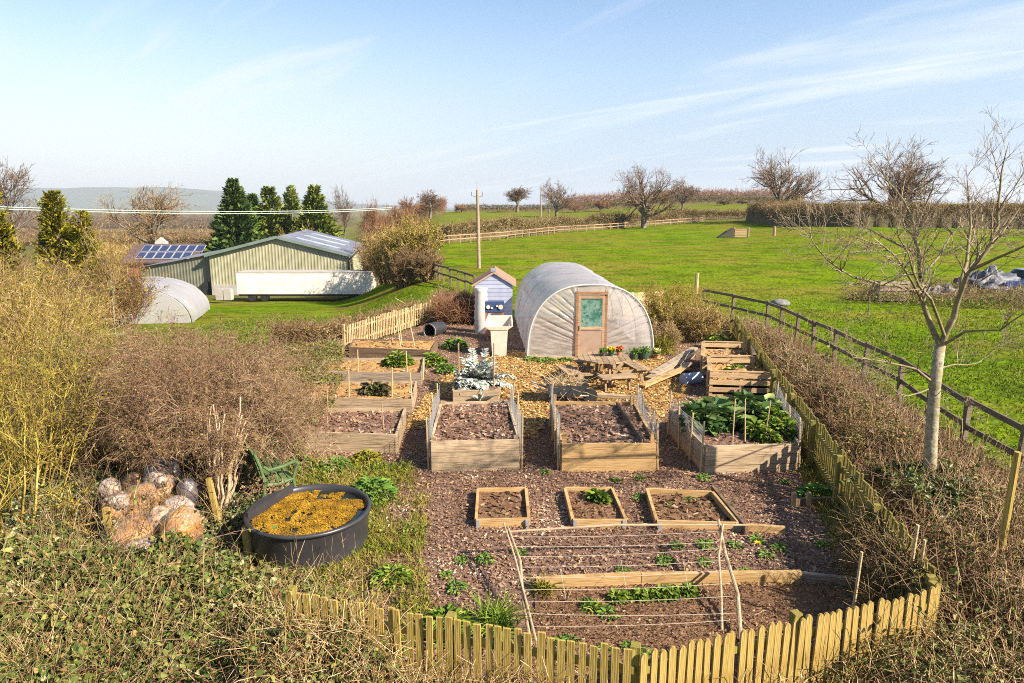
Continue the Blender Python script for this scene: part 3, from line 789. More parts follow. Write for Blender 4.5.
# blue shed, water butt, toy stove, sink
def shed():
    y = 27.0; a = at(475.5, y, 300); b = at(512.5, y, 300); ez = at(490, y, 284).z; rz = at(492, y, 272.5).z; dep = 2.1; cx = (a.x + b.x) / 2
    t = thing('garden_shed', 'small pale blue wooden shed with a red-brown felt gable roof', 'shed', (cx, y, 0))
    bl = noise_mat('blue_paint', [(.27, .30, .42), (.36, .39, .51)], scale=3, rough=.6, island=.08)
    m = MB(); n = 14
    for k in range(n):                                         # shiplap boards, narrowing into the gable
        z0 = rz * k / n; z1 = rz * (k + 1) / n
        def hw(z): return (b.x - a.x) / 2 if z <= ez else (b.x - a.x) / 2 * max(.02, (rz - z) / (rz - ez))
        w0, w1 = hw(z0), hw(z1)
        for yy, s in ((y, 1), (y + dep, 1)):
            m.hexa([(cx - w0, yy - .019, z0), (cx + w0, yy - .019, z0), (cx + w0, yy + .02, z0), (cx - w0, yy + .02, z0), (cx - w1, yy - .01, z1), (cx + w1, yy - .01, z1), (cx + w1, yy + .02, z1), (cx - w1, yy + .02, z1)])
    for k in range(11):
        z0 = ez * k / 11; z1 = ez * (k + 1) / 11
        for X in (a.x + .012, b.x - .012): m.box((X, y + dep / 2, (z0 + z1) / 2), (.024, dep - .06, z1 - z0 - .012))
    m.build('wall', bl, t); fl = noise_mat('roof_felt', [(.24, .12, .085), (.34, .19, .14)], scale=6, bump=.4)
    for s in (-1, 1):
        m = MB(); ex = cx + s * ((b.x - a.x) / 2 + .14); m.prism([(ex, y - .07, ez - .07), (cx, y - .07, rz + .02), (cx, y + dep + .15, rz + .02), (ex, y + dep + .15, ez - .07)], (0, 0, .035)); m.build('roof', fl, t)
        m = MB(); m.bar((ex, y - .08, ez - .08), (cx, y - .08, rz + .0), .02, .06); m.build('barge_board', wood('barge_board', (.34, .25, .22), (.46, .36, .32)), t)
    m = MB(); m.box((cx - .02, y + .05, rz + .10), (.2, .3, .12)); m.build('ridge_cap', MT['metal_grey'], t)
    return y
shed()
def butt():
    p = G(481.5, 334); p = Vector((at(481.5, 25.6).x, 25.6, 0)); t = thing('water_butt', 'white ribbed water barrel beside the blue shed', 'water butt', p)
    zt = at(481, 25.6, 288.5).z; r = .29; pr = [(.0, 0), (r * .92, 0)]
    for k in range(15): z = zt * (.04 + .9 * k / 14); pr += [(r * (1.0 if k % 2 else .90) * (1 - .10 * abs(k - 5) / 5), z)]
    pr += [(r * .88, zt), (0, zt)]
    m = MB(); m.lathe(pr, p, 24); m.build('barrel', MT['white_plastic'], t, True)
    m = MB(); m.lathe([(0, zt), (.25, zt), (.25, zt + .03), (0, zt + .04)], p, 20); m.build('lid', MT['white_plastic'], t)
butt()
def stove():
    y = 24.2; a = at(485, y, 312); b = at(504, y, 312); zt = at(494, y, 302).z; zb = at(494, y, 312).z; cx = (a.x + b.x) / 2; w_ = b.x - a.x
    t = thing('play_kitchen', 'dark blue toy kitchen hob with white dials on a red-brown stand', 'play kitchen', (cx, y, 0))
    bm = noise_mat('navy_paint', [(.03, .05, .12), (.05, .075, .17)], rough=.4)
    m = MB(); m.box((cx, y + .2, (zt + zb) / 2), (w_, .40, zt - zb)); m.build('hob_panel', bm, t)
    for s in (-1, 1):
        m = MB(); c = Vector((cx + s * w_ * .33, y - .01, (zt + zb) / 2)); m.tube([c, c - Vector((0, .03, 0))], .07 if s < 0 else .085, 16); m.build('dial', MT['stone'], t)
        m = MB(); m.box(c + Vector((-s * .13, -.02, .035 * s)), (.07, .02, .06)); m.build('switch', MT['stone'], t)
        m = MB(); m.box((cx + s * (w_ / 2 - .05), y + .2, zb / 2), (.09, .36, zb)); m.build('leg', wood('red_brown_wood', (.26, .10, .06), (.38, .18, .11)), t)
    m = MB(); m.box((cx, y + .2, zb - .03), (w_ - .2, .36, .05)); m.build('shelf', MT['plank_dark'], t)
stove()
def sink():
    y = 21.25; a = at(484, y, 327); b = at(513, y, 327); zt = at(500, y, 326.5).z; cx = (a.x + b.x) / 2; w_ = b.x - a.x; dep = .55
    t = thing('pedestal_sink', 'old cream butler sink with a raised back on a tapering stone pedestal', 'sink', (cx, y, 0))
    m = MB(); th = .045; h = .12; hb = .27; x0, x1, y0, y1 = cx - w_ / 2, cx + w_ / 2, y, y + dep
    ro = [(x0, y0, 0), (x1, y0, 0), (x1 - .03, y1, hb), (x0 + .10, y1, hb)]; ri = [(x0 + th, y0 + th, 0), (x1 - th, y0 + th, 0), (x1 - .03 - th, y1 - th, hb), (x0 + .10 + th, y1 - th, hb)]
    V = [(cx + (x - cx) * .62, yy * .94 + (y + dep / 2) * .06, zt - h) for x, yy, dz in ro] + [(x, yy, zt + dz) for x, yy, dz in ro] + [(x, yy, zt + dz) for x, yy, dz in ri] + [(cx + (x - cx) * .7, yy, zt - h + .03) for x, yy, dz in ri]
    m.add(V, [(3, 2, 1, 0)] + [(i, (i + 1) % 4, 4 + (i + 1) % 4, 4 + i) for i in range(4)] + [(4 + i, 4 + (i + 1) % 4, 8 + (i + 1) % 4, 8 + i) for i in range(4)] + [(8 + i, 8 + (i + 1) % 4, 12 + (i + 1) % 4, 12 + i) for i in range(4)] + [(12, 13, 14, 15)])
    m.build('basin', MT['stone'], t); zp = zt - h - .003; w0, w1 = w_ * .30, w_ * .24
    m = MB(); m.hexa([(cx + .02 + i * w1, y + dep / 2 + j * .2, .0) for i, j in ((-1, -1), (1, -1), (1, 1), (-1, 1))] + [(cx + .02 + i * w0, y + dep / 2 + j * .24, zp) for i, j in ((-1, -1), (1, -1), (1, 1), (-1, 1))]); m.build('pedestal', MT['stone'], t)
sink()
def barrel():
    p = G(429.5, 338); r = .26; t = thing('plastic_barrel', 'black plastic barrel lying on its side by the left picket fence', 'barrel', p)
    d = Vector((.45, .9, 0)).normalized(); c = p + Vector((0, 0, r))
    m = MB(); m.tube([c, c + d * .2, c + d * .24, c + d * .55, c + d * .59, c + d * .85], [r, r, r * 1.05, r * 1.05, r, r * .9], 20, False)
    m.tube([c + d * .85, c + d * .84, c + d * .02], [r * .9, r * .88, r * .92], 20, False); m.build('drum', MT['black_plastic'], t, True)
    m = MB(); m.tube([c - d * .012, c + d * .02], [r * 1.07, r * 1.07], 20, False); m.tube([c - d * .012, c + d * .02], [r * .93, r * .93], 20, False)
    for k in range(20):
        pass
    m.build('rim', MT['metal_grey'], t, True)
    m = MB(); m.tube([c + d * .80, c + d * .82], r * .88, 20); m.build('drum_bottom', MT['dark'], t)
barrel()
MT['straw_fill'] = piece_mat('straw_filling', [(.12, .045, .008, 0), (.34, .15, .025, .35), (.52, .27, .06, .7), (.66, .45, .18, 1)])
MT['crumb'] = piece_mat('soil_crumb', [(.04, .02, .010, 0), (.12, .065, .035, .5), (.22, .135, .08, .9), (.42, .32, .2, 1)])
# ------------------------------------------------------------------ raised beds
UP = Vector((0, 0, 1))
def plank_wall(m, p, q, z0, z1, n, th=.045, jig=.006):
    """stacked planks between two plan points"""
    p, q = Vector((p[0], p[1], 0)), Vector((q[0], q[1], 0)); hh = (z1 - z0) / n
    for k in range(n):
        a = p + UP * (z0 + hh * (k + .5)); b = q + UP * (z0 + hh * (k + .5) + RG.normal(0, .004))
        m.bar(a, b, th + RG.uniform(-jig, jig), hh - .008)

def soil_patch(m, c4, z, amp=.03, nchip=500, k=22):
    """bumpy soil in a quad, with chips lying on it (second material)"""
    c = [Vector((p[0], p[1], 0)) for p in c4]; P = []
    def pt(u, v): return (c[0] * (1 - u) + c[1] * u) * (1 - v) + (c[3] * (1 - u) + c[2] * u) * v
    sd = RG.uniform(0, 50)
    def hz(q): return z + amp * mnoise.fractal(Vector((q.x * 2.6, q.y * 2.6, sd)), 1, 2, 4)
    for i in range(k + 1):
        row = []
        for j in range(k + 1):
            q = pt(j / k, i / k); row.append((q.x, q.y, hz(q) + RG.normal(0, amp * .18)))
        P.append(row)
    m.m = 0; m.grid(P); m.m = 1
    for _ in range(nchip):
        q = pt(RG.uniform(.01, .99), RG.uniform(.01, .99)); zz = hz(q) + RG.uniform(.005, .022)
        d = Vector(RG.normal(0, 1, 3) * (1, 1, .3)).normalized(); s = d.cross(Vector(RG.normal(0, .5, 3)) + UP).normalized(); l = RG.uniform(.02, .055); w_ = l * RG.uniform(.3, .6)
        q = Vector((q.x, q.y, zz)); m.add([q - d * l - s * w_, q + d * l - s * w_ * .7, q + d * l * .8 + s * w_, q - d * l * .9 + s * w_], [(0, 1, 2, 3)])
    m.m = 0

def bed(label, px, h, drop, wood_m='plank', n=2, soil='mulch_soil', chip='chip', nchip=700, post=.0, cat='raised bed', group='timber raised beds', back=True, amp=.05, posth=.04):
    """px: four pixels of the top rim, near-left, near-right, far-right, far-left, at height h"""
    c = [G(*p, z=h) for p in px]; cen = sum(c, Vector()) / 4
    t = thing('raised_bed', label, cat, (cen.x, cen.y, 0), group); th = .045
    def inn(i, amt):
        d = (Vector((cen.x, cen.y, h)) - c[i]); return c[i] + d.normalized() * amt
    m = MB(); plank_wall(m, c[0], c[1], 0, h, n, th); m.build('front_board', MT[wood_m], t)
    for a, b in ((0, 3), (1, 2)):
        d = (c[b] - c[a]).normalized(); m = MB(); plank_wall(m, c[a] + d * (th * .5 + .004), c[b] - d * (th * .5 + .004), 0, h + .003, n, th); m.build('side_board', MT[wood_m], t)
    if back:
        m = MB(); plank_wall(m, c[3], c[2], 0, h, n, th); m.build('back_board', MT[wood_m], t)
    if post:
        for i in range(4):
            q = inn(i, .09); m = MB(); m.box((q.x, q.y, (h + posth) / 2), (post, post, h + posth), rz=RG.normal(0, .1)); m.build('corner_post', MT[wood_m], t)
    q = [inn(i, .035) for i in range(4)]
    m = MB(); soil_patch(m, q, h - drop, amp, nchip); m.build('soil', [MT[soil], MT[chip]], t)
    return t, c
def stakes(t, pts, h, r=.016, mat='cane', name='stake', lean=.05):
    for p in pts:
        m = MB(); p = Vector(p); m.tube([p, p + Vector((RG.normal(0, lean) * h, RG.normal(0, lean) * h, h))], [r, r * .85], 6); m.build(name, MT[mat], t)
def netting(t, p, q, z0, z1, step=.055, r=.0022, sag=.03):
    m = MB(); p, q = Vector((p[0], p[1], 0)), Vector((q[0], q[1], 0)); Ln = (q - p).length; n = int(Ln / step); k = int((z1 - z0) / step)
    nrm = (q - p).normalized().cross(UP)
    def pt(u, z): return p.lerp(q, u) + UP * z + nrm * (sag * math.sin(u * 9) * (z - z0) / (z1 - z0))
    for i in range(n + 1):
        for j in range(2): m.bar(pt(i / n, z0 + (z1 - z0) * j / 2), pt(i / n, z0 + (z1 - z0) * (j + 1) / 2), r * 2, r * 2)
    for j in range(k + 1):
        for i in range(10): m.bar(pt(i / 10, z0 + (z1 - z0) * j / k), pt((i + 1) / 10, z0 + (z1 - z0) * j / k), r * 2, r * 2)
    return m.build('wire_netting', MT['wire'], t)

# the big beds in the middle
tE, cE = bed('tall netted plank bed of dark mulch with the silver plant behind it', [(431, 441), (519, 439), (508, 401), (441, 402)], .62, .06, 'plank', 3, post=.09, nchip=900)
tF, cF = bed('tall netted plank bed of dark mulch in the middle, with a black board across it', [(562, 443), (656, 443), (634, 402), (552, 401)], .58, .06, 'plank_gold', 2, post=.085, nchip=900, posth=.16)
tG, cG = bed('tall netted plank bed of leafy green brassicas beside the right picket fence', [(706, 446), (799, 443), (772, 400), (670, 410)], .56, .07, 'plank', 3, post=.0, nchip=600)
for t, c, hh in ((tE, cE, .62), (tF, cF, .58), (tG, cG, .56)):
    for a, b in ((0, 3), (1, 2)):
        A, B = Vector((c[a].x, c[a].y, 0)), Vector((c[b].x, c[b].y, 0))
        o = Vector((-.04 if a == 0 else .04, 0, 0))
        if t is tG and a == 0: netting(t, A + o, B + o, .25, hh + .30)
        else: netting(t, A + o, B + o, hh * .5, hh + .38)
        stakes(t, [A.lerp(B, f) + o * 1.5 for f in (0.02, .3, .6, .95)], hh + .45, .018, 'cane', lean=.04)
m = MB(); a = G(617, 405, z=.54); b = G(643, 443, z=.54); m.bar(a + UP * -.02, b + UP * -.02, .05, .2); m.build('divider_board', MT['plank_dark'], tF)
stakes(tG, [G(px, 452, z=.3) for px in (732, 745, 763)] , 1.0, .011, 'cane', 'cane', .03)
tE2, cE2 = bed('short low plank bed under the silver artichoke, behind the tall netted bed', [(453, 390), (498, 390), (500, 378), (455, 378)], .36, .04, 'plank', 1, nchip=120)
stakes(tE2, [G(459, 388, z=.3), G(494, 388, z=.3)], 1.15, .022, 'rail_far', lean=.02)
# beds on the left
tA, cA = bed('nearest bed of the left row, wide grey planks round dark mulch', [(291, 431), (396, 434), (405, 407), (306, 409)], .44, .09, 'plank', 2, nchip=700, post=.0)
tB, cB = bed('second bed of the left row, with a dark red leafy plant', [(294, 397), (412, 399), (416, 381), (304, 382)], .36, .05, 'plank', 2, soil='straw_soil', nchip=300)
tC, cC = bed('third bed of the left row, bushy green plants at its right end', [(316, 371), (421, 373), (424, 357), (326, 359)], .36, .08, 'plank_grey', 2, soil='straw_soil', nchip=200)
tD, cD = bed('far bed of the left row holding the leaning bean canes against the pale fence', [(349, 347), (431, 350), (437, 340), (354, 339)], .36, .05, 'plank_dark', 2, soil='straw_soil', nchip=150)
stakes(tA, [G(329, 440, z=.1), G(384, 432, z=.3), G(328, 412, z=.44)], .62, .016, 'rail_far', lean=.03)
stakes(tB, [G(349, 397, z=.3), G(392, 397, z=.3), G(412, 404, z=.2)], .75, .018, 'cane', lean=.06)
stakes(tC, [G(358, 371, z=.3), G(407, 372, z=.3), G(423, 380, z=.1)], .6, .018, 'cane', lean=.03)
def bean_canes():
    b = G(400, 347, z=.3); t = thing('bean_canes', 'leaning frame of pale bean canes in the far left bed', 'cane frame', b)
    for (x0, y0, x1, y1) in ((401, 349, 396, 315), (415, 348, 407, 310), (402, 346, 399, 318), (409, 306, 395, 298), (390, 345, 396, 330)):
        p = G(x0, y0, z=.3); q = at(x1, p.y + .1, y1); m = MB(); m.tube([p, q], .02, 6); m.build('cane', MT['cane'], t)
    p = G(392, 348, z=.33); q = G(416, 349, z=.33); m = MB(); m.tube([p, q], .016, 6); m.build('cane', MT['cane'], t)
bean_canes()
# small open frames in front
tI, _ = bed('small square timber frame of bare soil, leftmost of the three on the mulch', [(476, 519), (529, 518), (526, 487), (478, 488)], .17, .07, 'plank_gold', 1, soil='soil', chip='crumb', nchip=150, cat='planting frame', group='small timber frames', amp=.02)
tJ, _ = bed('small square timber frame with a bright green lettuce, middle of the three on the mulch', [(573, 519), (626, 519), (612, 487), (565, 487)], .17, .07, 'plank_gold', 1, soil='soil', chip='crumb', nchip=150, cat='planting frame', group='small timber frames', amp=.02)
tK, _ = bed('wider timber frame of weedy soil, rightmost of the three on the mulch', [(657, 520), (739, 522), (712, 491), (647, 488)], .17, .10, 'plank_gold', 1, soil='soil', chip='crumb', nchip=260, cat='planting frame', group='small timber frames', amp=.02)
for t in (tI, tJ, tK):
    f = [o for o in t.children if o.name.startswith('front_board')][0]
    xs = [v.co.x for v in f.data.vertices]; yy = min(v.co.y for v in f.data.vertices)
    for X in (min(xs) + .03, max(xs) - .03):
        m = MB(); w0 = Vector(t.location); m.box((w0.x + X, w0.y + yy + .01, .085), (.05, .05, .15)); m.build('metal_bracket', MT['metal_grey'], t)
# long front bed, open at the fence side
def long_bed():
    a, b, c = G(536, 593), G(640, 588), G(800, 586); d = G(858, 592)
    t = thing('long_bed', 'long golden sleeper edging the front soil bed beside the picket fence', 'bed edging', a)
    m = MB(); m.bar(a + UP * .11, b + UP * .115, .07, .2); m.bar(b + UP * .108 + Vector((.01, 0, 0)), c + UP * .11, .07, .2)
    m.build('sleeper', MT['plank_gold'], t)
    m = MB(); m.bar(c + Vector((.02, .03, .09)), d + Vector((0, .02, .09)), .06, .17); m.build('dark_sleeper', MT['plank_grey'], t)
    P = [a, b, c, d, Vector((4.3, 6.6, 0)), Vector((1.1, 5.6, 0)), Vector((-.5, 5.75, 0)), Vector((a.x - .1, a.y - .9, 0))]
    o = sheet('soil_ground', [(p.x, p.y) for p in P], .05, MT['soil'], .06, .022)
    tag(chips('soil_crumbs', [(p.x, p.y) for p in P], 9000, .07, MT['crumb'], (.012, .04)), kind='stuff')
long_bed()
m = MB(); a, b = G(738, 533), G(784, 536); m.bar(a + UP * .08, b + UP * .08, .06, .14); tag(m.build('timber_plank', MT['plank_gold']), 'short golden timber plank on edge, right of the trellis top', 'plank')
m = MB(); a, b = G(686, 534), G(712, 497); m.bar(G(712, 496) + UP * .10, G(746, 538) + UP * .1, .05, .18); tag(m.build('timber_plank', MT['plank_dark']), 'dark timber plank slanting across the right end of the weedy frame', 'plank')
m = MB(); m.bar(G(790, 508) + UP * .08, G(838, 506) + UP * .08, .06, .16); tag(m.build('timber_plank', MT['plank_dark']), 'dark edging plank below the green plants by the right fence', 'plank')
for k, px in enumerate((791, 806)):
    p = G(px, 507); m = MB(); m.box((p.x, p.y - .07, .13), (.06, .06, .30)); tag(m.build('wooden_peg', MT['pallet']), ('stubby sawn peg holding the dark edging plank, the left one' if k == 0 else 'stubby sawn peg holding the dark edging plank, the right one'), 'peg')

# ------------------------------------------------------------------ trellis of peeled poles and string
def trellis():
    b = G(530, 640); t = thing('string_trellis', 'low leaning trellis of peeled poles and string above the front bed', 'trellis', (b.x, b.y, 0))
    A0, A1 = G(531, 645, z=.1), G(509, 531, z=.55); B0, B1 = G(741, 640, z=.1), G(719, 523, z=.6)
    for p, q, r, nm in ((A0, A1, .017, 'pole'), (A0 + Vector((.07, -.03, 0)), A1 + Vector((-.06, .03, .06)), .014, 'pole'), (B0, B1, .022, 'pole'), (G(722, 633, z=.05), G(723, 527, z=.60), .015, 'pole')):
        m = MB(); m.tube([p, p.lerp(q, .35) + Vector((RG.normal(0, .03), 0, RG.normal(0, .015))), p.lerp(q, .7) + Vector((RG.normal(0, .03), 0, RG.normal(0, .015))), q + (q - p) * .03], [r * 1.15, r, r, r * .85], 8); m.build(nm, MT['branch_pole'], t)
    m = MB(); m.tube([A1 + Vector((-.12, 0, -.02)), A1.lerp(B1, .5) + Vector((0, 0, .03)), G(748, 525, z=.58)], [.015, .017, .013], 8); m.build('crossbar', MT['branch_pole'], t)
    for k in range(9):
        f = .06 + .1 * k; s = RG.normal(0, .03); p, q = A1.lerp(A0, f), B1.lerp(B0, f + s); m = MB()
        m.tube([p.lerp(q, i / 12) - UP * (RG.uniform(.028, .032) * 4 * (i / 12) * (1 - i / 12)) for i in range(13)], .0024, 4); m.build('string', MT['string'], t)
    for k in range(3):
        f = (k + .7) / 3.4; m = MB(); p = A1.lerp(B1, f); q = A0.lerp(B0, f); i = RG.uniform(.1, .4)
        m.tube([p.lerp(q, i), p.lerp(q, i + .26)], .0022, 4); m.build('string', MT['string'], t)
trellis()

# ------------------------------------------------------------------ water tank
def tank():
    c = Vector((at(311, 9.05, 540).x, 9.05, 0)); R0 = .84; h = .56
    t = thing('water_tank', 'round black plastic water trough full of orange pond weed', 'water tank', c)
    m = MB(); m.lathe([(0, 0), (R0 * .95, 0), (R0 * .955, .05), (R0 * .985, h - .05), (R0, h - .03), (R0 * 1.03, h - .025), (R0 * 1.035, h + .0), (R0 * 1.02, h + .02), (R0 * .99, h + .024), (R0 * .965, h + .005), (R0 * .95, h - .04), (R0 * .93, .05), (0, .045)], c, 72)
    m.build('shell', MT['black_plastic'], t, True)
    m = MB(); arc = [2.15 + .022 * k for k in range(0, 64)]                  # moulded float cover on a chord at the back left
    pts = [(c.x + R0 * .975 * math.cos(a), c.y + R0 * .975 * math.sin(a), h + .012) for a in arc]
    m.prism([Vector(p) for p in pts], (0, 0, .035)); m.build('float_cover', MT['black_plastic'], t)
    m = MB(); p, q = Vector(pts[0]), Vector(pts[-1]); e = (q - p).normalized(); m.bar(p + UP * .02, q + UP * .02, .03, .13); m.build('cover_lip', MT['black_plastic'], t)
    wm = noise_mat('dark_water', [(.012, .016, .010), (.025, .028, .015)], scale=3, rough=.08, spec=.5)
    m = MB(); m.lathe([(0, h - .07), (R0 * .945, h - .07)], c, 48); m.build('water', wm, t)
    n = 26000; r = R0 * .92 * np.sqrt(RG.random(n)); a = RG.uniform(0, 2 * math.pi, n); x, y = r * np.cos(a), r * np.sin(a)
    k = (fbm(x, y, 3.6, 2.0) * .35 + fbm(x, y, 17, 5.0) * .5 + fbm(x, y, 31, 1.0) * .3 > -.20) & ~((x > -.05) & (y > .44) & (fbm(x, y, 6, 1.) > -.3)) & ~((x > .45) & (y < .15) & (r > .66)); x, y = x[k], y[k]; n = len(x)
    V, Q = leafs(np.column_stack([c.x + x, c.y + y, h - .062 + RG.uniform(0, .02, n)]), rnd3(n) * np.array([1, 1, .15]), np.tile([0, 0, 1.], (n, 1)), RG.uniform(.012, .034, n), RG.uniform(.010, .022, n), .08, .05)
    npobj('pond_weed', [(V, Q, 0)], piece_mat('orange_weed', [(.10, .055, .008, 0), (.25, .135, .010, .4), (.38, .205, .015, .75), (.50, .33, .05, 1)], patch=.55, pscale=4), t)
    m = MB(); p = c + Vector((-R0 * .86, -R0 * .5, 0)); m.tube([p + Vector((0, 0, .0)), p + Vector((0, .0, h - .06))], .075, 12); m.build('overflow_pipe', MT['picket_round'], t)
tank()

# ------------------------------------------------------------------ green bench
def bench():
    b = G(267, 499); t = thing('garden_bench', 'old green painted garden bench with scrolled arms, slats mossy, behind the tank', 'bench', (b.x, b.y, 0))
    g = noise_mat('green_paint', [(.045, .08, .03), (.08, .13, .05), (.11, .13, .06)], scale=9, rough=.55, bump=.3)
    rz = rad(-58); Mx = Matrix.Translation((b.x - .05, b.y + .28, 0)) @ Matrix.Rotation(rz, 4, 'Z') @ Matrix.Rotation(math.pi, 4, 'Z')
    def P(x, y, z): return Mx @ Vector((x, y, z))
    wd = 1.3                                                  # seat along local x, back at local +y
    for s in (-1, 1):
        m = MB(); X = s * wd / 2
        m.tube([P(X, -.30, 0), P(X, -.27, .22), P(X, -.25, .43), P(X, -.3, .58), P(X, -.34, .66), P(X, -.28, .71), P(X, -.1, .66), P(X, .12, .64), P(X, .2, .72)], [.03, .026, .026, .026, .032, .03, .028, .026, .022], 8)
        m.tube([P(X, .30, 0), P(X, .22, .25), P(X, .19, .43), P(X, .25, .72), P(X, .32, .95), P(X, .29, 1.0)], .026, 8)
        m.tube([P(X, -.25, .42), P(X, .0, .38), P(X, .2, .41)], .026, 8); m.tube([P(X, -.27, .2), P(X, -.05, .10), P(X, .24, .2)], .02, 8)
        m.build('side_frame', g, t)
    m = MB()
    for k in range(5): m.hexa([P(x, y, z) for z in (.425, .45) for x, y in ((-wd / 2, -.25 + k * .095), (wd / 2, -.25 + k * .095), (wd / 2, -.175 + k * .095), (-wd / 2, -.175 + k * .095))])
    m.build('seat', g, t); m = MB()
    for k in range(6):
        z0 = .52 + k * .08; y0 = .20 + (z0 - .45) * .24
        m.hexa([P(x, y, z) for z, yy in ((z0, y0), (z0 + .06, y0 + .015)) for x, y in ((-wd / 2, yy), (wd / 2, yy), (wd / 2, yy + .03), (-wd / 2, yy + .03))])
    m.build('backrest', g, t)
bench()

# ------------------------------------------------------------------ bagged straw in the corner bin
def sacks():
    straw = noise_mat('bagged_straw', [(.10, .04, .008, 0), (.36, .16, .03, .3), (.20, .085, .015, .5), (.50, .26, .07, .75), (.28, .12, .02, 1)], scale=26, rough=.42, bump=.9, bscale=16, spec=.5, coat=.25, dist=.04)
    dkb = noise_mat('dark_net', [(.025, .022, .028), (.07, .06, .07), (.15, .12, .11)], scale=7, rough=.35, bump=.8, bscale=14, spec=.5, dist=.03)
    pl = noise_mat('crumpled_plastic', [(.14, .12, .12), (.30, .26, .25), (.24, .16, .10), (.44, .40, .39)], scale=9, rough=.2, bump=1.0, bscale=14, spec=.6, dist=.03)
    mix = noise_mat('hazy_sack', [(.24, .13, .06), (.46, .33, .22), (.34, .20, .09)], scale=7, rough=.25, bump=.9, bscale=16, spec=.6, coat=.4, dist=.03)
    skin = film('sack_film', (.62, .58, .56), .98, .9, .12, (1, 1, 1), 6, .78)
    S = [('heaped orange straw sack at the left of the pile, white plastic at its top', 120, 508, 9.3, .25, .21, straw, 1), ('biggest orange straw sack in the middle of the pile', 142, 504, 9.4, .28, .28, straw, 0),
         ('plump orange straw sack at the right front of the pile', 182, 528, 8.75, .28, .28, straw, 0), ('flat split straw sack lying at the front of the pile', 136, 533, 8.8, .36, .20, straw, 0),
         ('small brown straw sack wedged between the middle and right sacks', 162, 522, 8.95, .21, .22, mix, 0), ('slumped straw sack along the front edge above the corrugated edging', 143, 549, 8.5, .40, .13, straw, 1),
         ('grey clear sack with a knotted white neck on top of the pile', 158, 487, 9.75, .23, .22, mix, 1), ('black netted sack at the top back of the pile', 163, 474, 10.05, .30, .27, dkb, 0),
         ('white crumpled plastic sack at the top left corner of the pile', 110, 488, 9.7, .17, .15, pl, 0), ('small rusty orange sack at the back, below the brush', 134, 484, 10.0, .17, .16, straw, 0),
         ('pale plastic sack squashed behind the right orange sack', 177, 508, 9.3, .22, .17, pl, 0), ('dark sack at the right back of the pile', 188, 494, 9.7, .17, .25, dkb, 0)]
    for i, (lab, px, py, y, sx, sz, mt, neck) in enumerate(S):
        c = at(px, y, py); t = thing('straw_sack', lab, 'sack', c, 'sacks heaped in the corner bin')
        m = MB(); rz_ = RG.uniform(0, 3); m.blob(c, (sx, sx * .9, sz), .15, 2.2, i + 2, 36, rz_); m.build('sack_body', mt, t, True)
        if mt in (straw, mix):
            m = MB(); m.blob(c + Vector((0, -.004, .006)), (sx * 1.07, sx * .97, sz * 1.07), .19, 3.4, i + 30, 44, rz_); m.build('plastic_skin', skin, t, True)
            n = 420; d = rnd3(n); p = np.array(c) + (d * np.array([sx, sx * .9, sz]) * .99) @ np.array([[math.cos(rz_), math.sin(rz_), 0], [-math.sin(rz_), math.cos(rz_), 0], [0, 0, 1]]); l = RG.uniform(.03, .07, n); npobj('straw_filling', [(*leafs(p, np.cross(d, rnd3(n)), d, l, l * .3, .1, .1), 0)], MT['straw_fill'], t)
        if neck:
            m = MB(); q = c + Vector((.05, -sx * .35, sz * .75)); m.blob(q, (sx * .62, sx * .5, .09), .5, 3.0, i + 40, 20); m.blob(q + Vector((.1, -.08, .0)), (.09, .09, .08), .5, 3, i + 60, 14); m.build('plastic_neck', pl, t, True)
    b = G(125, 560); t = thing('compost_bin', 'corner bin of short grey corrugated edging with yellow mossy posts', 'compost bin', b)
    m = MB(); p, q = at(104, 8.65, 538), at(152, 8.2, 556); z = p.z; rows = []
    for i in range(61):
        f = i / 60; o = .03 * (1 if (i // 2) % 2 else -1); v = p.lerp(q, f); rows.append([Vector((v.x + o * .4, v.y + o, 0)), Vector((v.x + o * .4, v.y + o, v.z))])
    m.grid(rows); m.build('corrugated_edging', noise_mat('zinc_edging', [(.12, .125, .13), (.22, .225, .23)], scale=6, rough=.5), t)
    for px, py0, yy in ((106, 508, 8.85), (212, 478, 9.6)):
        tp = at(px, yy, py0); m = MB(); m.box((tp.x, yy, tp.z / 2), (.07, .07, tp.z), ry=(0 if px < 150 else -.12)); m.build('post', MT['picket_round'], t)
    # dark pile under the sacks
    m = MB(); cc = at(148, 9.25, 535); m.blob((cc.x, 9.55, .05), (.55, .6, .36), .12, 2, 5, 28); m.build('compost_heap', MT['soil'], t, True)
sacks()

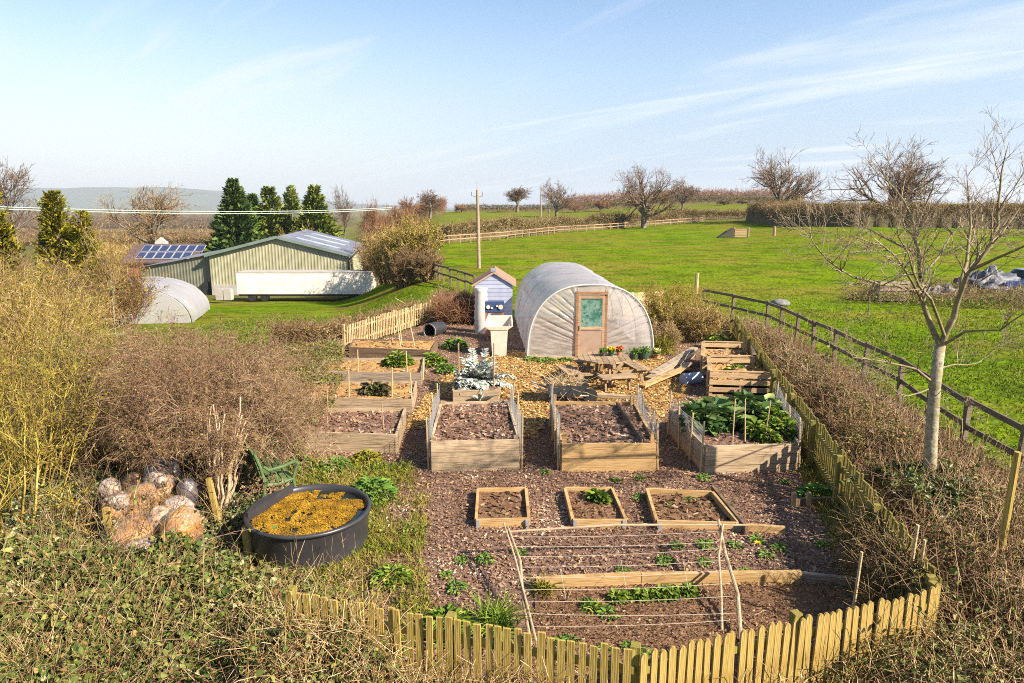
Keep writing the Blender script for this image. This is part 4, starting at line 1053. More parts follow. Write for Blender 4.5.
# ------------------------------------------------------------------ picnic table, barrow, pallets
def octo(c, r, z, th, nb, m, rot=0.0, gap=.012):
    """boards trimmed to an octagon"""
    A = [Vector((r * math.cos(rot + math.pi / 8 + k * math.pi / 4), r * math.sin(rot + math.pi / 8 + k * math.pi / 4), 0)) for k in range(8)]
    Rm = r * math.cos(math.pi / 8)
    for i in range(nb):
        u0, u1 = -Rm + 2 * Rm * i / nb + gap / 2, -Rm + 2 * Rm * (i + 1) / nb - gap / 2
        def lim(u):
            e = Rm * math.tan(math.pi / 8); return Rm if abs(u) <= e else Rm - (abs(u) - e)
        q = []
        for zz in (z - th, z):
            for u, sg in ((u0, -1), (u1, -1), (u1, 1), (u0, 1)): q.append(Vector((c.x + u, c.y + sg * lim(u), zz)))
        m.hexa(q)
def picnic():
    c = Vector((at(603, 18.2, 372).x, 18.2, 0)); t = thing('picnic_table', 'weathered octagonal wooden picnic table with bench seats on four sides', 'picnic table', c)
    m = MB(); octo(c, .76, .74, .04, 9, m); m.build('tabletop', MT['table'], t)
    for a in (0.25, 1.82, 3.39, 4.96):
        d = Vector((math.cos(a), math.sin(a), 0)); s = Vector((-d.y, d.x, 0)); q = c + d * .98
        m = MB()
        for k in (-.14, 0, .14): m.bar(q + d * k - s * .48 + UP * .43, q + d * k + s * .48 + UP * .43, .125, .038)
        m.build('bench_seat', MT['table'], t)
        for k in (-.33, .33):
            m = MB(); m.bar(q + s * k + d * .05 + UP * .0, q + s * k - d * .02 + UP * .408, .09, .045, s); m.build('leg', MT['table'], t)
            m = MB(); m.bar(c + d * .15 + s * k + UP * .365, q + s * k + d * .17 + UP * .365, .04, .09); m.build('seat_support', MT['table'], t)
        m = MB(); m.bar(c + d * .52 + UP * 0, c + d * .40 + UP * .70, .09, .06, s); m.build('leg', MT['table'], t)
    return c
PC = picnic()
def flowerpot(label, x, y, z, r, col, pot, nfl=60):
    t = thing('flower_pot', label, 'flower pot', (x, y, z), 'flower pots on and behind the picnic table')
    m = MB(); m.lathe([(0, 0), (r * .7, 0), (r, r * 1.3), (r * .92, r * 1.3), (r * .9, r * 1.15), (0, r * 1.15)], (x, y, z), 16); m.build('pot', pot, t)
    n = 260; V, Q = leafs(np.column_stack([x + RG.normal(0, r * .45, n), y + RG.normal(0, r * .45, n), z + r * 1.15 + RG.uniform(0, r, n)]), rnd3(n, .8), rnd3(n, .5), RG.uniform(.04, .08, n), RG.uniform(.02, .035, n))
    npobj('foliage', [(V, Q, 0)], MT['leaf_mid'], t)
    if col:
        n = nfl * 3; V, Q = leafs(np.column_stack([x + RG.normal(0, r * .5, n), y + RG.normal(0, r * .5, n), z + r * 2.0 + RG.uniform(0, r * .7, n)]), rnd3(n), rnd3(n, .9), RG.uniform(.03, .06, n), RG.uniform(.03, .05, n))
        npobj('petals', [(V, Q, 0)], piece_mat('petal', [tuple(c * .75 for c in col), col], transl=.2), t)
MT['leaf_mid'] = piece_mat('mid_leaf', [(.05, .11, .02, 0), (.10, .20, .03, .5), (.17, .28, .045, 1)], transl=.2)
tp = noise_mat('terracotta', [(.30, .13, .07), (.42, .2, .12)], scale=6); gp = noise_mat('green_pot', [(.03, .06, .04), (.05, .09, .06)], rough=.5); dp = noise_mat('dark_pot', [(.05, .035, .03), (.09, .07, .06)], rough=.6)
p = at(603, 18.3, 357); flowerpot('dark bowl of small plants on the picnic table', p.x, p.y, .741, .085, None, dp)
p = at(611, 18.3, 357); flowerpot('pot of yellow flowers on the picnic table', p.x, p.y, .741, .085, (.75, .5, .02), gp)
p = at(619, 18.4, 357); flowerpot('small pot of orange-red flowers on the picnic table', p.x, p.y, .741, .085, (.7, .14, .03), tp)
p = G(634, 361); flowerpot('low green bowl on the ground outside the polytunnel', p.x, p.y, .04, .15, None, gp)
p = G(644, 361); flowerpot('large dark green pot on the ground by the polytunnel corner', p.x, p.y, .04, .19, None, gp)
p = G(656, 360); flowerpot('small pot of pale yellow flowers beside the polytunnel corner', p.x, p.y, .04, .12, (.8, .68, .25), tp)
def stump():
    p = G(572, 386); m = MB(); m.tube([p, p + UP * .2, p + UP * .33], [.36, .34, .33], 18); tag(m.build('log_stump', noise_mat('stump_wood', [(.16, .11, .075), (.26, .19, .13)], scale=6, bump=.6)), 'thick sawn log stump used as a seat left of the picnic table', 'stump')
stump()
def barrow():
    p = G(566, 404); t = thing('wheelbarrow', 'old grey wheelbarrow tub piled with dead twigs in front of the picnic table', 'wheelbarrow', (p.x, p.y, 0)); x, y = p.x, p.y + .1
    m = MB(); g = MT['metal_grey']; lo = [(-.35, -.22, .22), (.30, -.22, .22), (.30, .22, .22), (-.35, .22, .22)]; hi = [(-.52, -.36, .55), (.52, -.36, .52), (.52, .36, .52), (-.52, .36, .55)]
    V = [(x + a, y + b, c) for a, b, c in lo + hi]; m.add(V, [(0, 1, 2, 3)] + [(i, (i + 1) % 4, 4 + (i + 1) % 4, 4 + i) for i in range(4)]); m.build('tub', noise_mat('tub', [(.05, .06, .07), (.10, .11, .12)], scale=5, rough=.5), t)
    for s in (-1, 1):
        m = MB(); m.tube([(x - .85, y + s * .2, .50), (x - .3, y + s * .22, .26), (x + .55, y + s * .07, .2)], .02, 8); m.tube([(x - .3, y + s * .22, .26), (x - .42, y + s * .22, .05)], .018, 8); m.build('handle', g, t)
    m = MB(); m.tube([(x + .6, y - .04, .19), (x + .6, y + .04, .19)], .18, 18); m.build('wheel', MT['dark'], t)
    n = 190; P0 = np.column_stack([x + RG.uniform(-.4, .4, n), y + RG.uniform(-.25, .25, n), RG.uniform(.35, .55, n)]); D = rnd3(n, .25) * RG.uniform(.2, .6, (n, 1)); r = RG.uniform(.005, .012, n)
    npobj('dead_twigs', [(*prisms(P0, P0 + D, r, r * .5), 0)], MT['cane'], t)
barrow()
def pallet_stack():
    lab = ['long grey board leaning lowest on the plank pile right of the picnic table', 'long mossy board in the middle of the plank pile right of the picnic table', 'long pale board on top of the plank pile right of the picnic table', 'short dark board at the back of the plank pile right of the picnic table', 'long golden board along the front of the plank pile']
    for k, (a, b, mt) in enumerate((((646, 387), (690, 372), 'plank_grey'), ((648, 383), (692, 366), 'plank'), ((652, 380), (694, 361), 'plank_grey'), ((668, 374), (697, 358), 'plank_dark'), ((642, 391), (686, 379), 'plank_gold'))):
        p, q = G(*a), G(*b); m = MB(); m.bar(p + UP * (.08 + .05 * (k % 3)), q + UP * (.26 + .08 * (k % 3)), .2, .06); tag(m.build('timber_board', MT[mt]), lab[k], 'board', 'boards in the plank pile')
    p = G(693, 387); m = MB(); m.tube([p + Vector((-.25, .1, .17)), p + Vector((.25, .32, .17))], .17, 16); tag(m.build('metal_drum', noise_mat('blue_grey', [(.22, .27, .36), (.3, .36, .46)], rough=.5)), 'short blue-grey drum lying under the plank pile', 'drum')
    a, b = G(540, 404), G(585, 408); m = MB(); m.bar(G(590, 399) + UP * .1, G(640, 402) + UP * .1, .16, .1); tag(m.build('timber_board', MT['plank']), 'loose plank lying behind the middle netted bed', 'board')
pallet_stack()
def compost(label, fl, fr, br, bl, h, seedn):
    c = [G(*p) for p in (fl, fr, br, bl)]; cen = sum(c, Vector()) / 4; t = thing('pallet_bin', label, 'compost bin', (cen.x, cen.y, 0), 'compost bins made of pallets')
    for i, j in ((0, 1), (3, 2), (0, 3), (1, 2)):
        a, b = c[i], c[j]; m = MB(); d = (b - a).normalized(); o = d.cross(UP) * .05
        ins = d * (.07 if (i, j) in ((0, 3), (1, 2)) else 0); a2, b2 = a + ins, b - ins
        for k in range(4): z = .08 + (h - .16) * k / 3; m.bar(a2 + UP * z + o, b2 + UP * (z + RG.normal(0, .006)) + o, .022, .12)
        for f in (.03, .5, .97): q = a2.lerp(b2, f); m.box((q.x, q.y, h / 2), (.075, .075, h))
        m.bar(a2 + UP * (h + .014), b2 + UP * (h + .014), .10, .022)
        m.build('pallet_side', MT['pallet'], t)
    q = [c[i] + (cen - c[i]) * .1 for i in range(4)]; m = MB(); soil_patch(m, q, h * .62, .12, 260, 14); m.build('compost_heap', [MT['straw_soil'], MT['chip']], t)
compost('back compost bin of pale pallets with a tuft of grass growing in it', (701, 382), (753, 383), (750, 366), (702, 365), .72, 1)
compost('front compost bin of pale pallets beside the leafy netted bed', (708, 399), (772, 401), (764, 382), (707, 381), .72, 2)

# ------------------------------------------------------------------ picket fences
def picket_mesh(w_, h, th, top, mat):
    m = MB(); hw = w_ / 2
    if top == 'round': prof = [(-hw, 0), (hw, 0), (hw, h - hw * .9), (hw * .72, h - hw * .3), (hw * .3, h), (-hw * .3, h), (-hw * .72, h - hw * .3), (-hw, h - hw * .9)]
    else: prof = [(-hw, 0), (hw, 0), (hw, h), (-hw, h)]
    m.prism([Vector((x, -th / 2, z)) for x, z in prof], (0, th, 0))
    return m
def picket_fence(label, p, q, h, w_, gap, top, mat, side=1, post_h=1.0, post_n=3, postm=None, tilt=.010, rails=True, group=None):
    p, q = Vector(p), Vector(q); d = (q - p).normalized(); Ln = (q - p).length; t = thing('picket_fence', label, 'fence', p, group); n = int(Ln / (w_ + gap)); nr = d.cross(UP) * side
    o0 = None; rz = math.atan2(d.y, d.x)
    vs = [(picket_mesh(w_ * f, h, .022, top, mat)) for f in (1, .92, 1.06)]; me = []
    for i in range(n):
        if i < 3: o = vs[i].build('picket', MT[mat]); me.append(o)
        else: o = me[int(RG.integers(3))].copy(); COL.objects.link(o)
        o.parent = t; o.location = d * ((i + .5) * (w_ + gap) + RG.normal(0, .006)) + Vector((0, 0, RG.normal(0, .008)))
        o.rotation_euler = (RG.normal(0, tilt), RG.normal(0, tilt), rz + RG.normal(0, .03)); o.scale = (1, 1, 1 + RG.normal(0, .014))
    if rails:
        for z in (.25, .78):
            m = MB(); m.bar(p + nr * .035 + UP * z * h, q + nr * .035 + UP * z * h, .04, .07); m.build('rail', MT[postm or mat], t)
    for i in range(post_n):
        x = p.lerp(q, i / max(1, post_n - 1)) + nr * .095; m = MB(); m.box((x.x, x.y, post_h * h / 2), (.085, .085, post_h * h), rz=rz); m.build('post', MT[postm or mat], t)
    return t
MT['pk_mesh'] = None
FA = Vector((-1.95, 6.2, 0)); FB = Vector((1.08, 5.36, 0)); FC = Vector((1.12, 5.36, 0)); FD = Vector((4.45, 6.42, 0))
picket_fence('square-topped yellow picket fence run at the near edge, half sunk in brambles', FA - Vector((.35, -.10, 0)), FB, .95, .068, .032, 'flat', 'picket', side=-1, postm='picket_green')
picket_fence('round-topped yellow picket fence run at the near right edge', FC, FD, .93, .066, .028, 'round', 'picket_round', side=-1, tilt=.014, postm='picket_green')
R0, R1 = Vector((4.56, 6.62, 0)), Vector((8.05, 24.4, 0)); Rm, Rn = R0.lerp(R1, .40), R0.lerp(R1, .405)
picket_fence('mossy picket fence run along the right side nearest the front corner', R0, Rm, .93, .075, .04, 'flat', 'picket_green', side=-1, post_n=5)
picket_fence('mossy picket fence run along the right side from the compost bins to the polytunnel', Rn, R1, .93, .10, .05, 'flat', 'picket_green', side=-1, post_n=6)
LFp = [Vector((at(px, y).x, y, 0)) for px, y in ((347, 22.6), (371, 24.2), (396, 25.9), (417, 27.5), (432, 28.6))]
for k in range(4):
    picket_fence(['nearest bay of the pale picket fence left of the beds', 'second bay of the pale picket fence left of the beds', 'third bay of the pale picket fence, behind the bean canes', 'far bay of the pale picket fence, behind the black barrel'][k], LFp[k] + UP * 0, LFp[k + 1], .82, .055, .06, 'flat', 'picket_pale', side=-1, post_n=2 if k == 3 else 2, post_h=1.06, postm='picket_pale', tilt=.012, group='bays of the pale picket fence')
def board_fence(label, a, b, h, mat, boards=8):
    p, q = a, b; t = thing('board_fence', label, 'fence', p); m = MB(); n = boards
    for k in range(n): u, v = p.lerp(q, (k + .04) / n), p.lerp(q, (k + .96) / n); m.bar(u + UP * h / 2, v + UP * h / 2, .03, h + RG.normal(0, .02))
    m.build('panel', MT[mat], t)
    for s in (0, 1): x = p.lerp(q, s); m = MB(); m.box((x.x, x.y + .07, h * .53), (.1, .1, h * 1.06)); m.build('post', MT['picket_pale'], t)
board_fence('dark brown board fence panel left of the blue shed', Vector((at(435, 28.7).x, 28.7, 0)), Vector((at(461, 29).x, 29, 0)), 1.0, 'plank_dark')
board_fence('pale yellow board fence panel touching the blue shed', Vector((at(463, 28.4).x, 28.4, 0)), Vector((at(475, 28.2).x, 28.2, 0)), .95, 'picket_pale', 4)
a, b = at(622, 30), at(662, 30.5); board_fence('low pale board fence behind the right side of the polytunnel', Vector((a.x, 30, float(T(a.x, 30)))), Vector((b.x, 30.5, float(T(b.x, 30)))), 1.0, 'picket_pale', 14)

# odd posts on the right
for lab, px, py, top, y, r in (('tall mossy yellow post at the right edge of the picture', 1018, 540, 452, 7.6, .045), ('split pale stake, the left of two leaning by the front right corner', 918, 590, 525, 7.1, .022), ('split pale stake, the right of two leaning by the front right corner', 925, 590, 540, 7.0, .02), ('thin twig stake leaning at the corner behind the round-topped fence', 862, 605, 552, 6.9, .018)):
    tpz = at(px, y, top); m = MB(); m.tube([(tpz.x - .05, y, 0), (tpz.x - .02, y, tpz.z * .5), tpz], [r * 1.1, r, r * .85], 7); tag(m.build('stake', MT['picket' if r > .03 else 'cane']), lab, 'stake')

# clutter beyond the right fence
def clutter():
    b = G(893, 302); t = thing('pallet_stack', 'grey slatted pallet crate standing in rough grass beyond the right rail fence', 'crate', b); m = MB()
    for k in range(6): m.box((b.x, b.y, b.z + .12 + .17 * k), (1.5, .06, .12)); 
    m.build('slatted_front', MT['plank_grey'], t); m = MB()
    for sx in (-.7, 0, .7): m.box((b.x + sx, b.y + .35, b.z + .52), (.09, .6, 1.04))
    m.build('side_slats', MT['plank_grey'], t)
    b = G(985, 294); m = MB(); m.blob((b.x, b.y, b.z + .25), (1.5, .9, .95), .55, 3.2, 4, 40); tag(m.build('tarpaulin_heap', noise_mat('grey_sheet', [(.04, .05, .07), (.08, .09, .12), (.15, .16, .18)], scale=3, rough=.5, bump=.6), smooth=True), 'heap of grey sheeting at the far right beyond the rail fence', 'heap')
    b = G(1018, 296); t = thing('parked_car', 'dark blue car half out of the picture beyond the rail fence', 'car', b); x, y, z = b; L_ = 3.9
    body = noise_mat('blue_car_paint', [(.02, .045, .13), (.035, .07, .19)], rough=.25, spec=.6, coat=.6)
    prof = [(0, .3), (0, .7), (.15, .78), (1.0, .86), (1.5, 1.32), (3.0, 1.36), (3.6, .9), (3.9, .82), (3.9, .3)]
    m = MB(); m.prism([Vector((x - .7 + a, y, z + c)) for a, c in prof], (0, 1.65, 0)); m.build('body', body, t)
    m = MB(); m.prism([Vector((x - .7 + a, y - .012, z + c)) for a, c in ((1.2, .92), (1.58, 1.25), (2.95, 1.28), (3.4, .93))], (0, .01, 0)); m.build('window', MT['dark'], t)
    m = MB(); m.prism([Vector((x - .7 + a, y + yy, z + c)) for a, c, yy in ((1.07, .92, .15), (1.07, .92, 1.5), (1.47, 1.28, 1.4), (1.47, 1.28, .25))], (-.012, 0, .008)); m.build('windscreen', MT['dark'], t)
    for a in (.75, 3.1):
        m = MB(); m.tube([(x - .7 + a, y - .03, z + .3), (x - .7 + a, y + .18, z + .3)], .3, 18); o = m.build('wheel', MT['dark'], t); m = MB(); m.tube([(x - .7 + a, y - .045, z + .3), (x - .7 + a, y - .03, z + .3)], .18, 14); m.build('rim', MT['metal_grey'], o)
    m = MB(); m.box((x - .7, y + .25, z + .66), (.04, .3, .12)); m.build('headlight', MT['white_plastic'], t)
    b = G(940, 298); m = MB(); m.blob((b.x, b.y, b.z + .15), (1.0, .6, .45), .5, 3.5, 9, 30); tag(m.build('rubble_heap', noise_mat('rubble', [(.10, .09, .08), (.24, .22, .20)], scale=5, bump=.8)), 'low pale rubble heap between the slatted crate and the grey sheeting', 'heap')
    b = G(778, 307); m = MB(); m.blob((b.x + .3, b.y + .6, b.z + .08), (.46, .4, .22), .25, 2, 3, 20); tag(m.build('boulder', noise_mat('grey_stone', [(.10, .10, .10), (.19, .19, .19)], scale=8, bump=.6), smooth=True), 'small grey boulder in the pasture just beyond the rail fence', 'boulder')
clutter()
# ------------------------------------------------------------------ vegetation materials
MT['bark'] = noise_mat('bark', [(.10, .085, .065), (.20, .17, .13)], scale=3, bump=.5)
MT['bark_pale'] = noise_mat('lichen_bark', [(.10, .085, .055), (.34, .29, .22), (.17, .155, .075), (.40, .34, .26)], scale=9, bump=.9, bscale=12)
MT['bark_limb'] = noise_mat('mossy_limb_bark', [(.11, .085, .05), (.23, .19, .10), (.15, .125, .065), (.32, .27, .18)], scale=5, bump=.5, bscale=12)
MT['twig_far'] = piece_mat('far_twigs', [(0.085, 0.0562, 0.0372), (0.1445, 0.0938, 0.062), (0.187, 0.1275, 0.0806)])
MT['twig_red'] = piece_mat('reddish_twigs', [(0.152, 0.072, 0.0403), (0.228, 0.112, 0.0589), (0.266, 0.152, 0.0806)])
MT['twig_brown'] = piece_mat('brown_twigs', [(.05, .03, .015, 0), (.16, .095, .05, .35), (.26, .17, .09, .6), (.21, .165, .06, .72), (.38, .26, .14, .88), (.60, .48, .33, 1)], patch=.25)
MT['twig_mauve'] = piece_mat('bramble_twigs', [(.05, .025, .015, 0), (.17, .09, .06, .3), (.28, .165, .105, .5), (.19, .15, .07, .62), (.40, .27, .17, .85), (.62, .50, .36, 1)], patch=.3)
MT['twig_yellow'] = piece_mat('mossy_twigs', [(.07, .045, .01, 0), (.22, .15, .03, .4), (.34, .26, .055, .7), (.46, .37, .10, .9), (.62, .52, .28, 1)], patch=.3)
MT['twig_gold'] = piece_mat('golden_twigs', [(.08, .05, .02, 0), (.25, .16, .045, .4), (.38, .26, .08, .7), (.50, .36, .12, .88), (.66, .54, .30, 1)])
MT['stalk'] = piece_mat('dead_stalks', [(.09, .05, .02, 0), (.26, .165, .07, .4), (.40, .28, .13, .75), (.58, .46, .28, 1)])
MT['leaf_bramble'] = piece_mat('bramble_leaf', [(.025, .045, .012, 0), (.07, .105, .02, .35), (.125, .155, .032, .65), (.20, .20, .06, .82), (.34, .34, .19, .92), (.27, .15, .045, 1)], transl=.15, patch=.3, pscale=.9)  # the pale grey-green stop paints glints on some leaves
MT['leaf_dry'] = piece_mat('dry_leaf', [(.05, .03, .012, 0), (.17, .10, .035, .35), (.32, .22, .08, .6), (.14, .15, .035, .78), (.30, .27, .07, .9), (.52, .42, .26, 1)], transl=.1, patch=.3)
MT['leaf_ivy'] = piece_mat('ivy_leaf', [(.03, .05, .018, 0), (.07, .09, .03, .5), (.15, .17, .08, .85), (.30, .32, .2, 1)], rough=.45, spec=.4)
MT['leaf_bright'] = piece_mat('bright_leaf', [(.05, .09, .008, 0), (.11, .18, .016, .45), (.19, .27, .03, .8), (.34, .34, .08, 1)], transl=.25)
MT['leaf_yellow'] = piece_mat('yellow_green_leaf', [(0.119, 0.128, 0.0125, 0.0), (0.221, 0.208, 0.02, 0.6), (0.323, 0.272, 0.04, 1.0)], transl=.25)
MT['leaf_brassica'] = piece_mat('brassica_leaf', [(.03, .07, .02, 0), (.08, .15, .04, .5), (.16, .24, .075, .85), (.30, .34, .12, 1)], transl=.15, rough=.5)
MT['leaf_silver'] = piece_mat('silver_leaf', [(.18, .21, .18, 0), (.34, .37, .33, .5), (.58, .60, .56, 1)], transl=.1)
MT['leaf_red'] = piece_mat('dark_red_leaf', [(.06, .03, .025, 0), (.10, .09, .035, .5), (.10, .17, .04, 1)], transl=.15)
MT['grass'] = piece_mat('grass_blade', [(0.0413, 0.0816, 0.0054, 0.0), (0.09, 0.136, 0.0081, 0.5), (0.15, 0.1836, 0.0158, 0.85), (0.27, 0.2176, 0.054, 1.0)], transl=.2, patch=.3, pscale=.5)
MT['grass_weedy'] = piece_mat('weedy_grass', [(0.068, 0.1014, 0.008, 0.0), (0.17, 0.1794, 0.015, 0.45), (0.306, 0.2262, 0.05, 0.8), (0.425, 0.312, 0.1, 1.0)], transl=.2, patch=.35, pscale=1.2)
MT['conifer'] = piece_mat('conifer_spray', [(0.027, 0.0576, 0.0132, 0.0), (0.0607, 0.1091, 0.0189, 0.6), (0.108, 0.1602, 0.0265, 1.0)])
MT['conifer_olive'] = piece_mat('olive_conifer_spray', [(0.039, 0.065, 0.013, 0.0), (0.1105, 0.1495, 0.0195, 0.5), (0.221, 0.247, 0.0325, 1.0)])
MT['conifer_gold'] = piece_mat('golden_conifer_spray', [(0.06, 0.0735, 0.0048, 0.0), (0.156, 0.147, 0.0084, 0.5), (0.3, 0.2415, 0.015, 1.0)])

# ------------------------------------------------------------------ bare trees
def bare_tree(label, base, h, width, kind='oak', r=.35, tw='twig_far', rmin=.025, dens=1.0, name='bare_tree', cat='tree', bark='bark', trunk=None):
    rmin *= .72; base = Vector(base); t = thing(name, label, cat, base); o = np.array([base]) - np.array([[0, 0, .3]])
    tf = trunk or {'oak': .22, 'tall': .36, 'bush': .12}[kind]
    P = o; D = np.array([[RG.normal(0, .05), RG.normal(0, .05), 1.0]]); Lt = np.array([h * tf + .3])
    tp, tr = grow(P, D, Lt, np.array([r]), 5, .05, .05, .72)
    ch = [(*segs(tp, tr), 0)]
    ang = {'oak': 64, 'tall': 34, 'bush': 50}[kind]; k0 = int({'oak': 10, 'tall': 9, 'bush': 12}[kind] * dens)
    reach = max(h * (1 - tf), width / 2)
    P, D, Ln, Rr = kids(tp, tr, k0, .55, 1.0, ang, 1, np.array([reach * .82]), .52, .22)
    D = unit(D * np.array([1, 1, 1]) + np.array([0, 0, .28]))
    hz = np.hypot(D[:, 0], D[:, 1])[:, None]; sc = np.where(hz > .5, np.clip(width / 2 / (h * (1 - tf)), .6, 1.3), 1)[:, 0]
    a, ra = grow(P, D, Ln * sc, Rr, 6, .15, .08, .30); ch.append((*segs(a, ra), 0)); tr_ch = ch; cr = []
    P, D, L2, R2 = kids(a, ra, int(8 * dens), .25, 1.0, 46, .50, Ln, .60, .3, rmin * 1.4); b, rb = grow(P, D, L2, R2, 4, .15, .07, .4); cr.append((*segs(b, rb), 0))
    P, D, L3, R3 = kids(b, rb, 5, .2, 1.0, 44, .55, L2, .6, .3, rmin); c, rc = grow(P, D, L3, R3, 3, .14, .05, .5); cr.append((*segs(c, rc), 0))
    P, D, L4, R4 = kids(c, rc, 4, .2, 1.0, 40, .62, L3, .6, .3, rmin * .8); d, rd = grow(P, D, L4, R4, 2, .14, .05, .5); cr.append((*segs(d, rd), 0))
    k = len(tr_ch); al = fit(tr_ch + cr, base, h, width / 2 * 1.16); npobj('trunk', al[:k], MT[bark], t); npobj('crown', al[k:], MT[tw], t)
    return t
def fit(chunks, base, h, half, up_to=99.3):
    b = np.array(base); V = np.concatenate([c[0] for c in chunks]) - b
    sz = h / np.percentile(V[:, 2], up_to); q = np.percentile(np.hypot(V[:, 0], V[:, 1])[V[:, 2] > .25 * V[:, 2].max()], 97) if half else 1
    sx = half / q if half else 1
    return [(b + (c[0] - b) * np.array([sx, sx, sz]), *c[1:]) for c in chunks]
def tree_px(label, px, ytop, d, wpx, **k):
    b = at(px, d); tz = at(px, d, ytop).z; return bare_tree(label, b, tz - b.z, wpx / F * d, **k)
tree_px('big bare domed oak on the skyline at the far left above golden conifers', 25, 159, 95, 66, r=.26, rmin=.026, trunk=.58, dens=1.2)
tree_px('bare mossy oak with dark slanting limbs behind the house with solar panels', 160, 186, 125, 80, r=.5, rmin=.032, tw='twig_brown', bark='bark', trunk=.36)
tree_px('small rounded bare tree above the conifer group', 345, 186, 190, 22, kind='tall', rmin=.035)
tree_px('bare tree at the end of the reddish copse, left of the utility pole', 430, 190, 210, 24, kind='tall', rmin=.04)
tree_px('russet bare tree in the copse left of the utility pole', 411, 197, 205, 20, kind='tall', tw='twig_red', rmin=.04)
tree_px('dense domed bare tree standing behind the crest hedge right of the utility pole', 517, 188, 250, 28, kind='tall', rmin=.05, dens=1.2)
tree_px('bare spreading tree right beside the pair of thin skyline poles', 556, 181, 200, 34, rmin=.035)
tree_px('wide bare oak behind the far rail fence in the middle of the pasture view', 643, 166, 128, 66, r=.5, rmin=.025)
tree_px('smaller bare oak on the crest just right of the wide oak', 682, 179, 215, 30, r=.4, rmin=.04)
tree_px('tall bare spreading oak at the left end of the right hand hedge', 775, 150, 135, 70, r=.5, rmin=.028)
tree_px('big gnarled bare oak rising over the right hand hedge', 891, 140, 112, 82, r=.55, rmin=.024)
for k, (px, yt, d, w_, lab) in enumerate(((385, 205, 215, 16, 'reddish low bare tree above the brown thicket'), (397, 206, 220, 14, 'second reddish low bare tree above the brown thicket'), (462, 205, 250, 16, 'small russet tree on the crest left of the hedge'), (372, 200, 170, 18, 'brown bare tree right of the conifer group'), (330, 206, 150, 22, 'brown bare tree behind the barn roof'), (600, 200, 240, 22, 'small russet tree left of the wide oak'), (575, 203, 240, 20, 'low russet tree right of the skyline poles'), (724, 199, 235, 16, 'small dark tree on the crest right of the smaller oak'), (742, 200, 240, 14, 'tiny dark tree on the crest beside the right hand hedge'))):
    tree_px(lab, px, yt, d, w_, kind='bush', tw='twig_red' if k < 7 else 'twig_far', rmin=.05, dens=1.1, r=.2)

